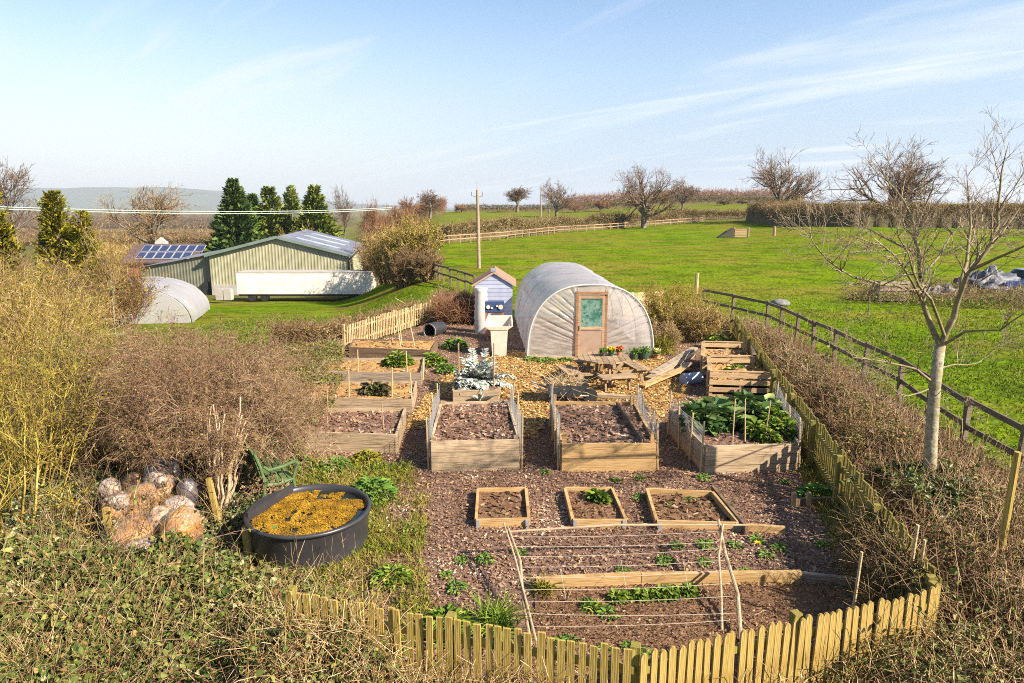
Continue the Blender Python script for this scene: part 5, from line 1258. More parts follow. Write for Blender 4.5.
# the near tree on the right: trunk and limbs where the photograph has them, each limb at its own depth
def near_tree():
    y0 = 9.9; b = at(929, y0); t = thing('ash_tree', 'young bare tree with pale lichened trunk growing out of the hedge on the right', 'tree', b)
    def path(pts): return [at(p[0], y0 + (p[2] if len(p) > 2 else 0), p[1]) for p in pts]
    m = MB(); tp = [b - UP * .2] + path([(929, 500), (931, 440), (935, 385), (940, 346)]); m.tube(tp, [.115, .10, .09, .082, .074], 12); m.build('trunk', MT['bark_pale'], t, True)
    LB = [([(939, 348), (928, 318, .1), (921, 290, .15), (918, 250, .2), (915, 225, .3), (903, 200, .4), (888, 180, .5), (872, 156, .6)], .062),
          ([(941, 348), (954, 318, -.1), (962, 290, -.2), (974, 266, -.3), (990, 246, -.3), (998, 226, -.2), (999, 200, -.2), (1002, 172, -.3), (1009, 142, -.3)], .066),
          ([(962, 290, -.2), (966, 262, .2), (971, 225, .4), (969, 200, .5), (966, 166, .6)], .042),
          ([(919, 292, .15), (895, 285, -.3), (868, 281, -.7), (840, 270, -1.0), (818, 250, -1.3), (808, 232, -1.5)], .036),
          ([(918, 256, .2), (898, 245, .6), (880, 235, 1.0), (858, 226, 1.4), (838, 210, 1.7)], .030),
          ([(920, 278, .1), (940, 255, .5), (952, 232, .8), (975, 212, 1.0), (990, 180, 1.2)], .030),
          ([(972, 268, -.3), (1000, 258, -.7), (1030, 243, -1.1), (1060, 225, -1.3)], .036),
          ([(943, 344), (966, 332, -.3), (1000, 329, -.6), (1028, 312, -.9), (1050, 300, -1.0)], .032),
          ([(932, 382), (915, 368, -.2), (880, 362, -.5), (852, 356, -.8), (838, 338, -1.0)], .030),
          ([(930, 388), (908, 397, -.3), (890, 388, -.5), (872, 368, -.7)], .018), ([(939, 368), (955, 365, .4), (978, 364, .7), (998, 348, .9), (1010, 330, 1)], .020), ([(938, 390), (953, 398, -.4), (980, 410, -.8)], .012),
          ([(965, 275, .1), (985, 250, .5), (1008, 225, .9), (1030, 190, 1.1)], .030), ([(922, 300, .1), (905, 268, -.5), (882, 245, -.9), (860, 238, -1.3), (835, 232, -1.6)], .026), ([(915, 226, .3), (930, 195, .2), (934, 182, .1), (940, 168, 0)], .022), ([(945, 338), (930, 300, -.6), (912, 270, -1.0), (900, 235, -1.2), (893, 205, -1.4)], .034)]
    cr = []
    for pts, r in LB:
        P = path(pts); m = MB(); n = len(P); Q = []; RR = []
        for i in range(n - 1):
            for f in (0, .5): Q.append(P[i].lerp(P[i + 1], f) + Vector(RG.normal(0, .012, 3))); RR.append(r * .74 * (1 - .90 * (i + f) / (n - 1)))
        Q.append(P[-1]); RR.append(r * .03); m.tube(Q, RR, 7, False); m.build('limb', MT['bark_limb'], t, True)
        A = np.array([[tuple(q) for q in Q]]); ra = np.array([RR]); Lt = np.array([sum((Q[i + 1] - Q[i]).length for i in range(len(Q) - 1))])
        k = max(6, int(Lt[0] * 5.5))
        p, d, l, rr = kids(A, ra, k, .22, 1, 44, .30, Lt, .6, .45, .004); d = unit(d + [0, 0, .12]); l = np.minimum(l, .75); b1, r1 = grow(p, d, l, np.minimum(rr, .012), 5, .16, .05, .35); cr.append((*segs(b1, r1), 0))
        p, d, l, rr = kids(b1, r1, 6, .2, 1, 44, .50, l, .6, .4, .003); d = unit(d + [0, 0, .10]); b2, r2 = grow(p, d, l, rr, 3, .16, .10, .5); cr.append((*segs(b2, r2), 0))
        p, d, l, rr = kids(b2, r2, 3, .2, 1, 40, .5, l, .6, .4, .0025); b3, r3 = grow(p, d, l, rr, 2, .15, .08, .5); cr.append((*segs(b3, r3), 0))
    npobj('crown', cr, piece_mat('ash_twigs', [(.12, .085, .06, 0), (.20, .15, .10, .6), (.34, .28, .19, 1)]), t)
near_tree()

def conifer(label, px, ytop, d, rpx, mat='conifer', n=46, droop=.25, cat='conifer', ybot=None, pw=.72):
    b = at(px, d); h = (at(px, d, ytop).z - b.z); R_ = rpx / F * d; t = thing('conifer', label, cat, b)
    m = MB(); m.tube([b - UP * .2, b + UP * h * .5, b + UP * h * .97], [h * .018, h * .012, h * .003], 8); m.build('trunk', MT['bark'], t)
    nb = int(n * 3.2); fb = RG.random(nb) ** .8 * .98; ab = RG.uniform(0, 2 * math.pi, nb); jb = RG.uniform(.55, 1.12, nb) ** .8; N = nb * 30; k = RG.integers(0, nb, N); tb = RG.random(N) ** .55; f = np.clip(fb[k] + RG.normal(0, .012, N) + .05 * tb ** 2, 0, .995); a = ab[k] + RG.normal(0, .16, N); 
    z = h * (.04 + .96 * f); rm = R_ * np.clip((1 - fb[k]) ** pw, .035, 1) * jb[k] * tb
    P = np.column_stack([b.x + np.cos(a) * rm * .9, b.y + np.sin(a) * rm * .9, b.z + z]); D = np.column_stack([np.cos(a), np.sin(a), RG.normal(.45, .45, N)])
    l = R_ * RG.uniform(.16, .36, N) * np.clip(1.25 - f, .4, 1); V, Q = leafs(P, D, unit(RG.normal(0, .5, (N, 3)) + [0, 0, 1.]), l, l * .34, .15, -.12)
    npobj('crown', [(V, Q, 0)], MT[mat], t)
conifer('tallest dark green conifer, leftmost of the group behind the barn', 241, 181, 98, 37, n=95, pw=.85)
conifer('olive conifer second from the left in the group behind the barn', 275, 189, 104, 36, 'conifer_olive', n=60, pw=.8)
conifer('slim yellowish conifer third from the left in the group behind the barn', 296, 187, 108, 29, 'conifer_olive', pw=.85)
conifer('olive conifer rightmost of the group behind the barn', 319, 187, 102, 35, 'conifer_olive', n=60, pw=.8)
conifer('dark conifer filling the gap between the two left conifers of the group', 258, 196, 109, 33, n=60, pw=.85)
conifer('golden bushy conifer at the left edge of the picture below the domed oak', 8, 190, 36, 30, 'conifer_gold', 60, .1, pw=.45)
conifer('golden bushy conifer behind the left thicket, its top left of the mossy oak', 68, 192, 36, 30, 'conifer_gold', 80, .1, pw=.45)
conifer('lower golden bushy conifer joined to the right of the larger golden one', 94, 212, 35, 26, 'conifer_gold', 60, .1, pw=.45)

# ------------------------------------------------------------------ shrubs
def shrub(label, x, y, h, R_, ns=40, t0=.12, tw='twig_yellow', bark='twig_yellow', spread=.5, k1=9, k2=6, k3=3, wob=.14, up=.10, r=.018, rmin=.0035, leaf=None, nl=0, ls=(.03, .06), name='shrub', cat='shrub', z=None, droop=0.0, base_r=.35, lens=.42):
    z = float(T(x, y)) if z is None else z; t = thing(name, label, cat, (x, y, z))
    a = RG.uniform(0, 2 * math.pi, ns); q = np.sqrt(RG.random(ns)); P = np.column_stack([x + np.cos(a) * q * R_ * base_r, y + np.sin(a) * q * R_ * base_r, np.full(ns, z - .05)])
    D = np.column_stack([np.cos(a) * q * spread, np.sin(a) * q * spread, np.ones(ns)]); Ln = h * RG.uniform(.62, 1.02, ns) * (1.06 - .22 * q)
    A, ra = grow(P, D, Ln, r * RG.uniform(.6, 1.3, ns), 7, wob * .55, up * .3 - droop * .3, .3)
    st = [(*segs(A, ra), 0)]; cr = []
    p, d, l, rr = kids(A, ra, k1, t0, 1, 40, lens, Ln, .55, .4, rmin * 1.5); B, rb = grow(p, d, l, rr, 4, wob, up - droop, .4); cr.append((*segs(B, rb), 0)); last = B
    if k2:
        p, d, l, rr = kids(B, rb, k2, .15, 1, 42, .5, l, .6, .4, rmin); C, rc = grow(p, d, l, rr, 3, wob * 1.2, up - droop, .5); cr.append((*segs(C, rc), 0)); last = C
        if k3: p, d, l, rr = kids(C, rc, k3, .2, 1, 42, .55, l, .6, .4, rmin * .8); E, re = grow(p, d, l, rr, 2, wob * 1.3, up - droop, .5); cr.append((*segs(E, re), 0)); last = E
    al = fit(st + cr, (x, y, z), h, None, 99.7); npobj('woody_frame', al[:1], MT[bark], t); npobj('twigs', al[1:], MT[tw], t); last = (last - [x, y, z]) * [1, 1, h / max(.1, np.percentile(np.concatenate([c[0] for c in st + cr])[:, 2] - z, 99.7))] + [x, y, z]
    if leaf and nl:
        s = last.reshape(-1, 3)[RG.integers(0, last.shape[0] * last.shape[1], nl)]; l = RG.uniform(*ls, nl); V, Q = leafs(s, rnd3(nl, .2), rnd3(nl, .8), l, l * .62); npobj('leaves', [(V, Q, 0)], MT[leaf], t)
    return t
# left thicket: mossy elder and sallow at the back and left, brown dead climbers in front
YL = dict(leaf='leaf_yellow', ls=(.02, .045))
shrub('sparse yellow mossy elder with thick leaning stems at the near left edge', -7.0, 8.8, 2.7, 1.2, 9, spread=.55, k1=7, k2=5, k3=2, r=.034, lens=.36, up=.03, nl=700, **YL)
shrub('yellow mossy shrub behind the near elder, its crown crossing the left edge', -8.3, 11.0, 3.0, 1.6, 18, spread=.5, r=.028, k1=8, k2=5, k3=2, nl=2500, **YL)
shrub('tall pale gold sallow with upright twigs at the left edge', -11.0, 14.6, 3.9, 2.2, 30, tw='twig_gold', bark='twig_brown', spread=.42, r=.024, k2=5, k3=2, leaf='leaf_yellow', nl=2600, ls=(.03, .06))
shrub('tall pale gold sallow below the golden conifers', -12.4, 18.0, 3.6, 2.3, 34, tw='twig_gold', bark='twig_brown', spread=.42, r=.024, k2=5, k3=2, leaf='leaf_yellow', nl=2500, ls=(.03, .06))
shrub('olive twiggy sallow in front of the white half-hidden polytunnel', -8.6, 13.9, 2.25, 1.7, 30, tw='twig_brown', spread=.5, k3=2, leaf='leaf_bramble', nl=6000, ls=(.025, .055))
shrub('bushy gold sallow at the far left behind the tall ones', -15.5, 20.0, 3.9, 2.6, 40, tw='twig_brown', bark='twig_brown', spread=.45, r=.026, k3=2, rmin=.005, leaf='leaf_yellow', nl=1800, ls=(.04, .07))
shrub('brown shrub left of the white half-hidden polytunnel', -18.4, 28, 3.4, 2.6, 44, tw='twig_brown', bark='twig_brown', spread=.40, k3=2, rmin=.006, leaf='leaf_yellow', nl=2500, ls=(.05, .09))
shrub('orange brown shrub in front of the golden conifers', -18.6, 32, 3.4, 2.2, 44, tw='twig_red', bark='twig_brown', spread=.40, k3=2, rmin=.008, leaf='leaf_yellow', nl=2500, ls=(.06, .12))
bare_tree('slender white-stemmed birch in the thicket left of the barn', at(117, 27), 4.7, 1.6, 'tall', .06, 'twig_gold', .008, .8, bark='bark_pale')
shrub('mossy greenish shrub at the left of the sack pile', -6.9, 11.7, 2.1, 1.3, 24, tw='twig_brown', bark='twig_yellow', spread=.55, up=.02, droop=.03, k3=2, nl=4500, **YL)
SH = dict(tw='twig_mauve', bark='twig_brown', spread=.75, wob=.30, up=.0, k1=11, k2=7, k3=4, r=.016, rmin=.0034)
shrub('big arching brown dome of dead climber stems over the sacks and the green bench', -5.35, 11.5, 2.85, 1.4, 48, t0=.42, base_r=.10, droop=.13, leaf='leaf_dry', nl=8000, ls=(.02, .04), **SH)
shrub('brown matted crown of the old pale climber above its stems', -4.72, 10.2, 2.0, .8, 20, t0=.62, base_r=.25, droop=.08, leaf='leaf_dry', nl=2500, ls=(.02, .04), **{**SH, 'spread': .28, 'lens': .26})
shrub('brown climber brush behind the arching dome', -5.5, 12.2, 2.35, 1.5, 36, droop=.12, leaf='leaf_dry', nl=5000, ls=(.02, .04), **SH)
shrub('brown dome of dead climber in the middle of the left thicket', -6.8, 13.0, 2.45, 1.7, 44, droop=.11, leaf='leaf_dry', nl=7000, ls=(.02, .045), **SH)
shrub('brown tangle behind the dome at the back of the left thicket', -8.0, 15.8, 2.2, 1.9, 40, droop=.08, leaf='leaf_bramble', nl=7000, ls=(.02, .05), **SH)
shrub('low brown tangle reaching towards the left row of beds', -6.2, 15.0, 1.6, 1.4, 36, droop=.12, leaf='leaf_bramble', nl=7000, ls=(.025, .055), **SH)
def old_stems():
    t = thing('dead_climber', 'pale peeling stems of an old climber beside the heap of sacks', 'shrub', (at(218, 9.9).x, 9.9, 0))
    for k in range(17):
        d = 9.9 + RG.uniform(-.25, .5); u = RG.uniform(-1, 1); p = at(219 + u * 8, d); q = at(222 + u * 26, d + .2, RG.uniform(395, 450)); r = RG.uniform(.010, .026) * (1.6 if k < 3 else 1)
        n = 8; P = [p.lerp(q, i / n) + Vector((RG.normal(0, .022), RG.normal(0, .022), 0)) for i in range(n + 1)]; m = MB(); m.tube(P, [r * (1.2 - .7 * i / n) for i in range(n + 1)], 6); m.build('stem', MT['stem_pale'], t, True)
MT['stem_pale'] = noise_mat('peeling_stem', [(.20, .13, .08), (.40, .29, .19), (.28, .19, .12)], scale=9, bump=.6, bscale=20)
old_stems()
# thicket beside the barn
for k, (px, d, h, R_, tw, lab) in enumerate(((376, 62, 4.8, 1.9, 'twig_brown', 'brown bare thicket shrub touching the right corner of the barn'), (388, 57, 4.6, 1.9, 'twig_gold', 'olive brown thicket shrub between the barn and the rail fence'), (402, 54, 4.5, 1.9, 'twig_gold', 'golden brown thicket shrub second from the right end'), (417, 51, 4.5, 1.7, 'leafy', 'pale yellow leafing shrub at the right end of the barn thicket'), (427, 46, 2.5, 1.3, 'twig_brown', 'low brown bush below the yellow shrub at the end of the rail fence'), (403, 47, 2.8, 1.6, 'twig_brown', 'low brown bush in front of the barn thicket'), (381, 70, 5.8, 2.1, 'twig_red', 'tall reddish bare shrub behind the barn thicket'), (408, 64, 5.5, 2.1, 'twig_red', 'tall reddish bare shrub behind the yellow one'))):
    p = at(px, d); shrub(lab, p.x, d, h, R_, 60, tw='twig_gold' if tw == 'leafy' else tw, bark='twig_brown', spread=.30, k1=9, k2=5, k3=2, lens=.30, r=.035, rmin=.012, leaf='leaf_yellow' if tw in ('leafy', 'twig_gold') else None, nl=3500 if tw == 'leafy' else 900, ls=(.10, .18))
for px, d, h, R_, lab in ((262, 88, 4.6, 2.6, 'pale yellow bush below the conifers behind the barn'), (246, 84, 3.6, 2.2, 'pale yellow bush left of the barn ridge'), (301, 95, 7.5, 2.4, 'pale bare birch clump in front of the conifers'), (225, 105, 4.6, 3.0, 'dull green bush behind the lean-to of the barn')):
    p = at(px, d); shrub(lab, p.x, d, h, R_, 45, tw='twig_gold', bark='bark_pale' if px == 301 else 'twig_gold', spread=.4, k2=5, k3=0, r=.05, rmin=.02, leaf='leaf_yellow', nl=900 if px != 301 else 100, ls=(.15, .3))
# bushes beyond the polytunnel on the right
for px, d, h, R_, lab, tw, lf, n in ((684, 25.0, 1.5, 1.0, 'dry olive shrub at the right behind the polytunnel path', 'twig_gold', 'leaf_yellow', 2200), (700, 24.0, 1.35, .9, 'dry brown shrub against the right picket fence by the path', 'twig_gold', 'leaf_dry', 1800), (671, 26.5, 1.9, 1.1, 'green-gold shrub in front of the low board fence', 'twig_yellow', 'leaf_yellow', 2600), (662, 22.8, .95, .38, 'dry tan grassy shrub against the right corner of the polytunnel', 'stalk', 'leaf_dry', 500)):
    p = at(px, d); shrub(lab, p.x, d, h, R_, 46, tw=tw, bark='twig_brown', spread=.8, wob=.2, k2=5, k3=2, r=.012, rmin=.005, leaf=lf, nl=n, ls=(.04, .08), name='shrub')

# ------------------------------------------------------------------ tangles: hedges and brambles
def tangle(name, label, cat, poly, hf, n, ln, r, tw, leaf=None, nl=0, ls=(.03, .06), kind=None, up=.15, wob=.3, mask=None, top=.5, leaf2=None, nl2=0, base=True, core=None, dens_z=.55):
    """criss-cross stems and leaves filling the space under a height function"""
    P = inpoly(poly, n)
    if mask is not None: P = P[RG.random(len(P)) < mask(P[:, 0], P[:, 1])]
    n = len(P); hh = hf(P[:, 0], P[:, 1]); z = hh * RG.random(n) ** top; g = T(P[:, 0], P[:, 1])
    A, ra = grow(np.column_stack([P, g + z]), rnd3(n, up), RG.uniform(*ln, n), r * RG.uniform(.5, 1.4, n), 3, wob, -.12, .5)
    A[:, :, 2] = np.maximum(A[:, :, 2], T(A[:, :, 0], A[:, :, 1]) + .01)
    ch = [(*segs(A, ra), 0)]; mats = [MT[tw]]
    for lf, k in ((leaf, nl), (leaf2, nl2)):
        if not lf or not k: continue
        Q = inpoly(poly, k)
        if mask is not None: Q = Q[RG.random(len(Q)) < mask(Q[:, 0], Q[:, 1])]
        k = len(Q); h2 = hf(Q[:, 0], Q[:, 1]); zz = T(Q[:, 0], Q[:, 1]) + h2 * RG.random(k) ** (top * .6); l = RG.uniform(*ls, k)
        V, F4 = leafs(np.column_stack([Q, zz]), rnd3(k, -.1), rnd3(k, 1.1), l, l * RG.uniform(.55, .85, k)); ch.append((V, F4, len(mats))); mats.append(MT[lf])
    if core:                                                   # litter-brown inner core, added so the mass is not see-through
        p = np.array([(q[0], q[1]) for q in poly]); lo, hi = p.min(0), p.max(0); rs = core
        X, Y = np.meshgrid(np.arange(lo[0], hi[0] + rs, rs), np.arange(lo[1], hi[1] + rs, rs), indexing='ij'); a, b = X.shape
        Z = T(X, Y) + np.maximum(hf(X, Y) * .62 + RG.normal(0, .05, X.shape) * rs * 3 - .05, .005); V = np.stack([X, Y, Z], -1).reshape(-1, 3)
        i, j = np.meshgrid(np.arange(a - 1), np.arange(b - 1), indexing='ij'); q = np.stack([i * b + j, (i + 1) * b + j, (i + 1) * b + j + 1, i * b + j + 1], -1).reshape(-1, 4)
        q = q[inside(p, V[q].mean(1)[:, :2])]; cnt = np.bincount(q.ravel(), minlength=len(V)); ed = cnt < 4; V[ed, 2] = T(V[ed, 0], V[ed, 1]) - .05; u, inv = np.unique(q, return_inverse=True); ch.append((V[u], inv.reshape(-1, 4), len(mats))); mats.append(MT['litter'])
    o = npobj(name, ch, mats)
    return tag(o, label, cat, None, kind)
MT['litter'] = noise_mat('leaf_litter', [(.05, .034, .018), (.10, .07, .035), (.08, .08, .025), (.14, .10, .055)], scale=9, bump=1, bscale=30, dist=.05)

def grass(name, poly, n, h, wd, mat, mask=None, droop=.3):
    P = inpoly(poly, n)
    if mask is not None: P = P[RG.random(len(P)) < mask(P[:, 0], P[:, 1])]
    n = len(P); V, Q = blades(np.column_stack([P, T(P[:, 0], P[:, 1]) + .0]), rnd3(n, 1.9), RG.uniform(*h, n), RG.uniform(*wd, n), droop)
    return tag(npobj(name, [(V, Q, 0)], MT[mat]), kind='stuff')
MT['straw_blade'] = piece_mat('straw_blade', [(.16, .10, .04, 0), (.36, .25, .10, .5), (.52, .39, .19, .85), (.30, .29, .06, .95), (.66, .55, .35, 1)], transl=.15, patch=.25)
def stalks(name, poly, n, h, r, lean, mat='stalk', mask=None):
    P = inpoly(poly, n)
    if mask: P = P[mask(P[:, 0], P[:, 1]) > RG.random(len(P))]
    n = len(P); g = T(P[:, 0], P[:, 1]); D = unit(np.column_stack([RG.normal(lean[0], .32, n), RG.normal(lean[1], .3, n), np.ones(n)])); A, ra = grow(np.column_stack([P, g]), D, RG.uniform(*h, n), r * RG.uniform(.6, 1.4, n), 4, .10, -.02, .45)
    tw_, rt = [], []
    p, d, l, rr = kids(A, ra, 2, .5, 1, 35, .28, RG.uniform(*h, n), .6, .4, r * .4); b, rb = grow(p, d, l, rr, 2, .15, .0, .6)
    return tag(npobj(name, [(*segs(A, ra), 0), (*segs(b, rb), 0)], MT[mat]), kind='stuff')
# bramble hedge between the right picket fence and the rail fence
def rx(y): return 4.50 + (y - 6.48) * .198
hp = [(rx(4.6) + .1, 4.6), (rx(10) + .16, 10), (rx(18) + .16, 18), (rx(26) + .16, 26), (8.5, 28.8), (9.5, 25.2), (9.2, 18), (8.6, 12), (8.1, 8), (8.3, 4.6)]
def hh(x, y): return np.clip((.72 + .34 * fbm(x, y, .9, 1.0) + .24 * fbm(x, y, 2.9, 2.0)) * np.clip((x - rx(y)) / .6, .30, 1) * np.clip((np.interp(y, [6.5, 10.7, 14.5, 18, 25.5, 29], [8.0, 8.3, 8.9, 9.2, 9.6, 8.4]) - x) / 1.3, np.interp(y, [8, 12], [.8, .38]), 1), .12, 1.5) * np.clip(1.15 - .25 * sst(8, 5, y), .8, 1.15)
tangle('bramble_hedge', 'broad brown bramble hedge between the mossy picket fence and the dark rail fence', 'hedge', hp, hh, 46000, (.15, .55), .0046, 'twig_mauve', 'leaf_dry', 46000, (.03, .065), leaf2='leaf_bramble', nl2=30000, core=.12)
stalks('dead_stalks', hp, 350, (.5, 1.2), .0050, (-.1, 0), 'twig_brown')
stalks('dead_stalks', hp, 700, (.5, 1.2), .0046, (.05, -.1), mask=lambda x, y: (fbm(x, y, 1.2, 3) > .1) * 1.0)
ip = [(at(px, y).x, y) for px, y in ((870, 10.4), (925, 10.3), (965, 9.2), (940, 8.3), (905, 8.8))]
tangle('ivy', 'patch of dark ivy leaves at the foot of the pale lichened tree', 'ivy', ip, lambda x, y: hh(x, y) + .05, 700, (.1, .3), .004, 'twig_brown', 'leaf_bramble', 3800, (.04, .07), top=.25, leaf2='leaf_ivy', nl2=2200)
bp2 = [(4.55, 4.3), (8.6, 4.3), (8.6, 9), (7.4, 9), (5.4, 6.8), (4.6, 6.3)]
tangle('fence_brambles', None, None, [(-2.5, 5.4), (-.4, 5.1), (1.1, 4.75), (1.1, 5.3), (-.4, 5.72), (-2.6, 6.28)], lambda x, y: np.clip(.35 + .3 * fbm(x, y, 2.6, 4) + .45 * sst(-.7, -2.0, x), .05, 1.15), 3800, (.2, .6), .0040, 'stalk', 'leaf_bramble', 4200, (.035, .07), kind='stuff', leaf2='leaf_dry', nl2=1500, up=.3)
tangle('brambles', None, None, [(1.2, 4.3), (8.0, 4.3), (6.4, 6.5), (4.7, 6.25), (1.15, 5.2)], lambda x, y: np.clip(.42 + .25 * fbm(x, y, 2.0, 4) + .30 * sst(2.6, 4.4, x), .08, 1.2), 9000, (.15, .5), .0045, 'stalk', 'leaf_bramble', 9000, (.03, .06), kind='stuff', core=.1)
for x, y, h_, R_, lab in ((7.2, 8.0, 1.5, .9, 'bare thorny shrub rising from the bramble hedge at the right, nearest the yellow post'), (6.6, 12.2, 1.35, .8, 'bare shrub rising from the bramble hedge just beyond the pale lichened tree'), (7.6, 15.5, 1.3, .9, 'bare shrub in the middle of the bramble hedge'), (8.2, 20.5, 1.25, .9, 'bare shrub in the far part of the bramble hedge'), (6.0, 7.0, 1.2, .8, 'bare shrub in the bramble hedge beside the split stakes')):
    shrub(lab, x, y, h_, R_, 14, tw='twig_brown', bark='twig_gold', spread=.9, k1=9, k2=5, k3=2, r=.016, lens=.38, wob=.22, leaf='leaf_dry', nl=900, ls=(.025, .05))
# foreground brambles on the left
fp = [(-7.4, 4.2), (-.3, 4.2), (-.5, 5.55), (-1.7, 6.0), (-1.5, 6.5), (-1.8, 7.4), (-2.6, 7.7), (-3.6, 7.9), (-4.3, 8.4), (-6.9, 8.9)]
def fh(x, y): return np.clip(.42 + .22 * fbm(x, y, 1.6, 3.0) + .12 * fbm(x, y, 4.2, 1.0) - .28 * sst(-3.2, -1.6, x) * sst(5.6, 6.6, y), .08, 1.1)
tangle('brambles', None, None, fp, fh, 8500, (.15, .5), .0042, 'twig_brown', 'leaf_bramble', 58000, (.045, .095), kind='stuff', core=.1, leaf2='leaf_dry', nl2=10000)
tangle('undergrowth', None, None, [(-6.2, 8.3), (-3.6, 8.2), (-3.3, 9.0), (-3.5, 10.6), (-4.2, 11.8), (-8.5, 12), (-8, 9)], lambda x, y: np.clip(.16 + .14 * fbm(x, y, 2.0, 3.0), .03, .5), 3500, (.12, .4), .004, 'twig_brown', 'leaf_ivy', 14000, (.04, .08), kind='stuff', core=.15, leaf2='leaf_bramble', nl2=5000)
tangle('corner_brambles', None, None, [(3.5, 6.25), (4.5, 6.6), (rx(8.6) - .02, 8.6), (rx(8.6) - .35, 8.6), (4.35, 7.5)], lambda x, y: np.clip(.25 + .25 * fbm(x, y, 2.2, 3.0) + .55 * sst(-.55, -.05, x - rx(y)), .05, 1.1), 2600, (.2, .6), .0042, 'twig_brown', 'leaf_dry', 2500, (.03, .06), kind='stuff', leaf2='leaf_bramble', nl2=3500, up=.4)
stalks('dead_stalks', [(-6.5, 4.6), (-.6, 4.6), (-1.9, 6.1), (-2.2, 7.9), (-6.4, 8.2)], 1350, (.5, 1.2), .0058, (.6, -.15), mask=lambda x, y: .05 + .95 * (fbm(x, y, 1.1, 8) > .12))
grass('dry_grass', [(-6.2, 4.6), (-.3, 4.6), (-.6, 5.6), (-1.6, 6.2), (-1.5, 7.2), (-3.2, 7.8), (-5.6, 8.0)], 3800, (.35, .85), (.006, .013), 'straw_blade', lambda x, y: sst(.1, .5, fbm(x, y, 1.0, 8) + .5 * sst(-3.5, -2.2, x)), .35)
stalks('dead_stalks', [(-3.4, 6.0), (-1.4, 5.9), (-1.3, 7.0), (-2.0, 8.0), (-3.2, 8.0)], 150, (.35, .8), .0042, (.05, -.1))
stalks('dead_stalks', [(4.5, 5.2), (8.2, 5.2), (8.2, 12), (5.8, 10.5)], 900, (.5, 1.3), .0046, (.1, 0))
stalks('dead_stalks', [(-6.8, 7.6), (-5.0, 8.2), (-4.2, 10), (-6.6, 10)], 200, (.6, 1.3), .006, (.1, -.1), 'twig_brown')
def arches(poly, n, h):
    P = inpoly(poly, n); A, ra = grow(np.column_stack([P, T(P[:, 0], P[:, 1])]), unit(np.column_stack([RG.normal(0, .7, n), RG.normal(0, .7, n), np.ones(n)])), RG.uniform(.7, 1.7, n) * h, RG.uniform(.005, .010, n), 9, .10, -.20, .45)
    A[:, :, 2] = np.maximum(A[:, :, 2], .03); s_ = A.reshape(-1, 3)[RG.integers(0, A.shape[0] * A.shape[1], n * 14)]; l = RG.uniform(.04, .09, len(s_))
    tag(npobj('bramble_canes', [(*segs(A, ra), 0), (*leafs(s_, rnd3(len(s_)), rnd3(len(s_), .9), l, l * .7), 1)], [MT['cane_red'], MT['leaf_bramble']]), kind='stuff')
MT['cane_red'] = piece_mat('bramble_cane', [(.10, .04, .03, 0), (.24, .13, .08, .5), (.42, .32, .2, 1)])
arches(fp, 420, 1.0); arches(hp, 420, 1.1); arches([(1.2, 4.6), (6, 4.6), (5, 6.3), (1.2, 5.3)], 110, .8)
# hedge in the back right, hedgerow behind the far rail fence, crest hedge
def band(pts, w_): 
    pts = [Vector((p[0], p[1], 0)) for p in pts]; L1, L2 = [], []
    for i, p in enumerate(pts):
        d = (pts[min(i + 1, len(pts) - 1)] - pts[max(0, i - 1)]).normalized(); s = Vector((-d.y, d.x, 0)); L1.append(p + s * w_ / 2); L2.append(p - s * w_ / 2)
    return [(p.x, p.y) for p in L1 + L2[::-1]]
a = [G(px, py) for px, py in ((762, 221), (800, 226), (860, 227), (940, 228), (1024, 229), (1150, 232))]
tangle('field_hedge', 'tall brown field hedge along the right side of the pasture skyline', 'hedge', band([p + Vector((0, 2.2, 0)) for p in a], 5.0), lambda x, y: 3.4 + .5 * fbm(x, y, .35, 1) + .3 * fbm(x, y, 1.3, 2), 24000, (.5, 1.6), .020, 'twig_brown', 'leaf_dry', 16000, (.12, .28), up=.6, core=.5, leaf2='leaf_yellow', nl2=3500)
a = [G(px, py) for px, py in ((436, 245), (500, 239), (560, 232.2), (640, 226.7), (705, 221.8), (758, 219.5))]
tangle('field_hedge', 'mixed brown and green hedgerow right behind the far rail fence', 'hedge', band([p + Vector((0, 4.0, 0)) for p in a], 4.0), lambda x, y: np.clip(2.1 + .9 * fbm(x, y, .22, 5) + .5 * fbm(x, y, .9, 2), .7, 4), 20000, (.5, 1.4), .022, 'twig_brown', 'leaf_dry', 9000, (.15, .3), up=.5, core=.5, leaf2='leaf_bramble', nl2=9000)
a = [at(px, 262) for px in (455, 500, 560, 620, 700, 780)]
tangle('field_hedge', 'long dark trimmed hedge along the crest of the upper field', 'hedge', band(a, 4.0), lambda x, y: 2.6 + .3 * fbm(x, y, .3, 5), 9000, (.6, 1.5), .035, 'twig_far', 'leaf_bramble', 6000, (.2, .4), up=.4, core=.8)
a = [at(px, 275) for px in (560, 600, 640, 690, 740, 800)]
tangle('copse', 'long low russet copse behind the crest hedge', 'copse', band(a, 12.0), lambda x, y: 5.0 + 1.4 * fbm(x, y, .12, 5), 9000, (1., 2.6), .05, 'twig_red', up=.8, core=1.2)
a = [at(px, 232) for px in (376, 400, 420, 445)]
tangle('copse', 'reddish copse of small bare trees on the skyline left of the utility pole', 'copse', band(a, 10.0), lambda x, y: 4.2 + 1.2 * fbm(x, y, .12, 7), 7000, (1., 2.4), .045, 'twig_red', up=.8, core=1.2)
a = [at(px, 34) for px in (440, 470)]
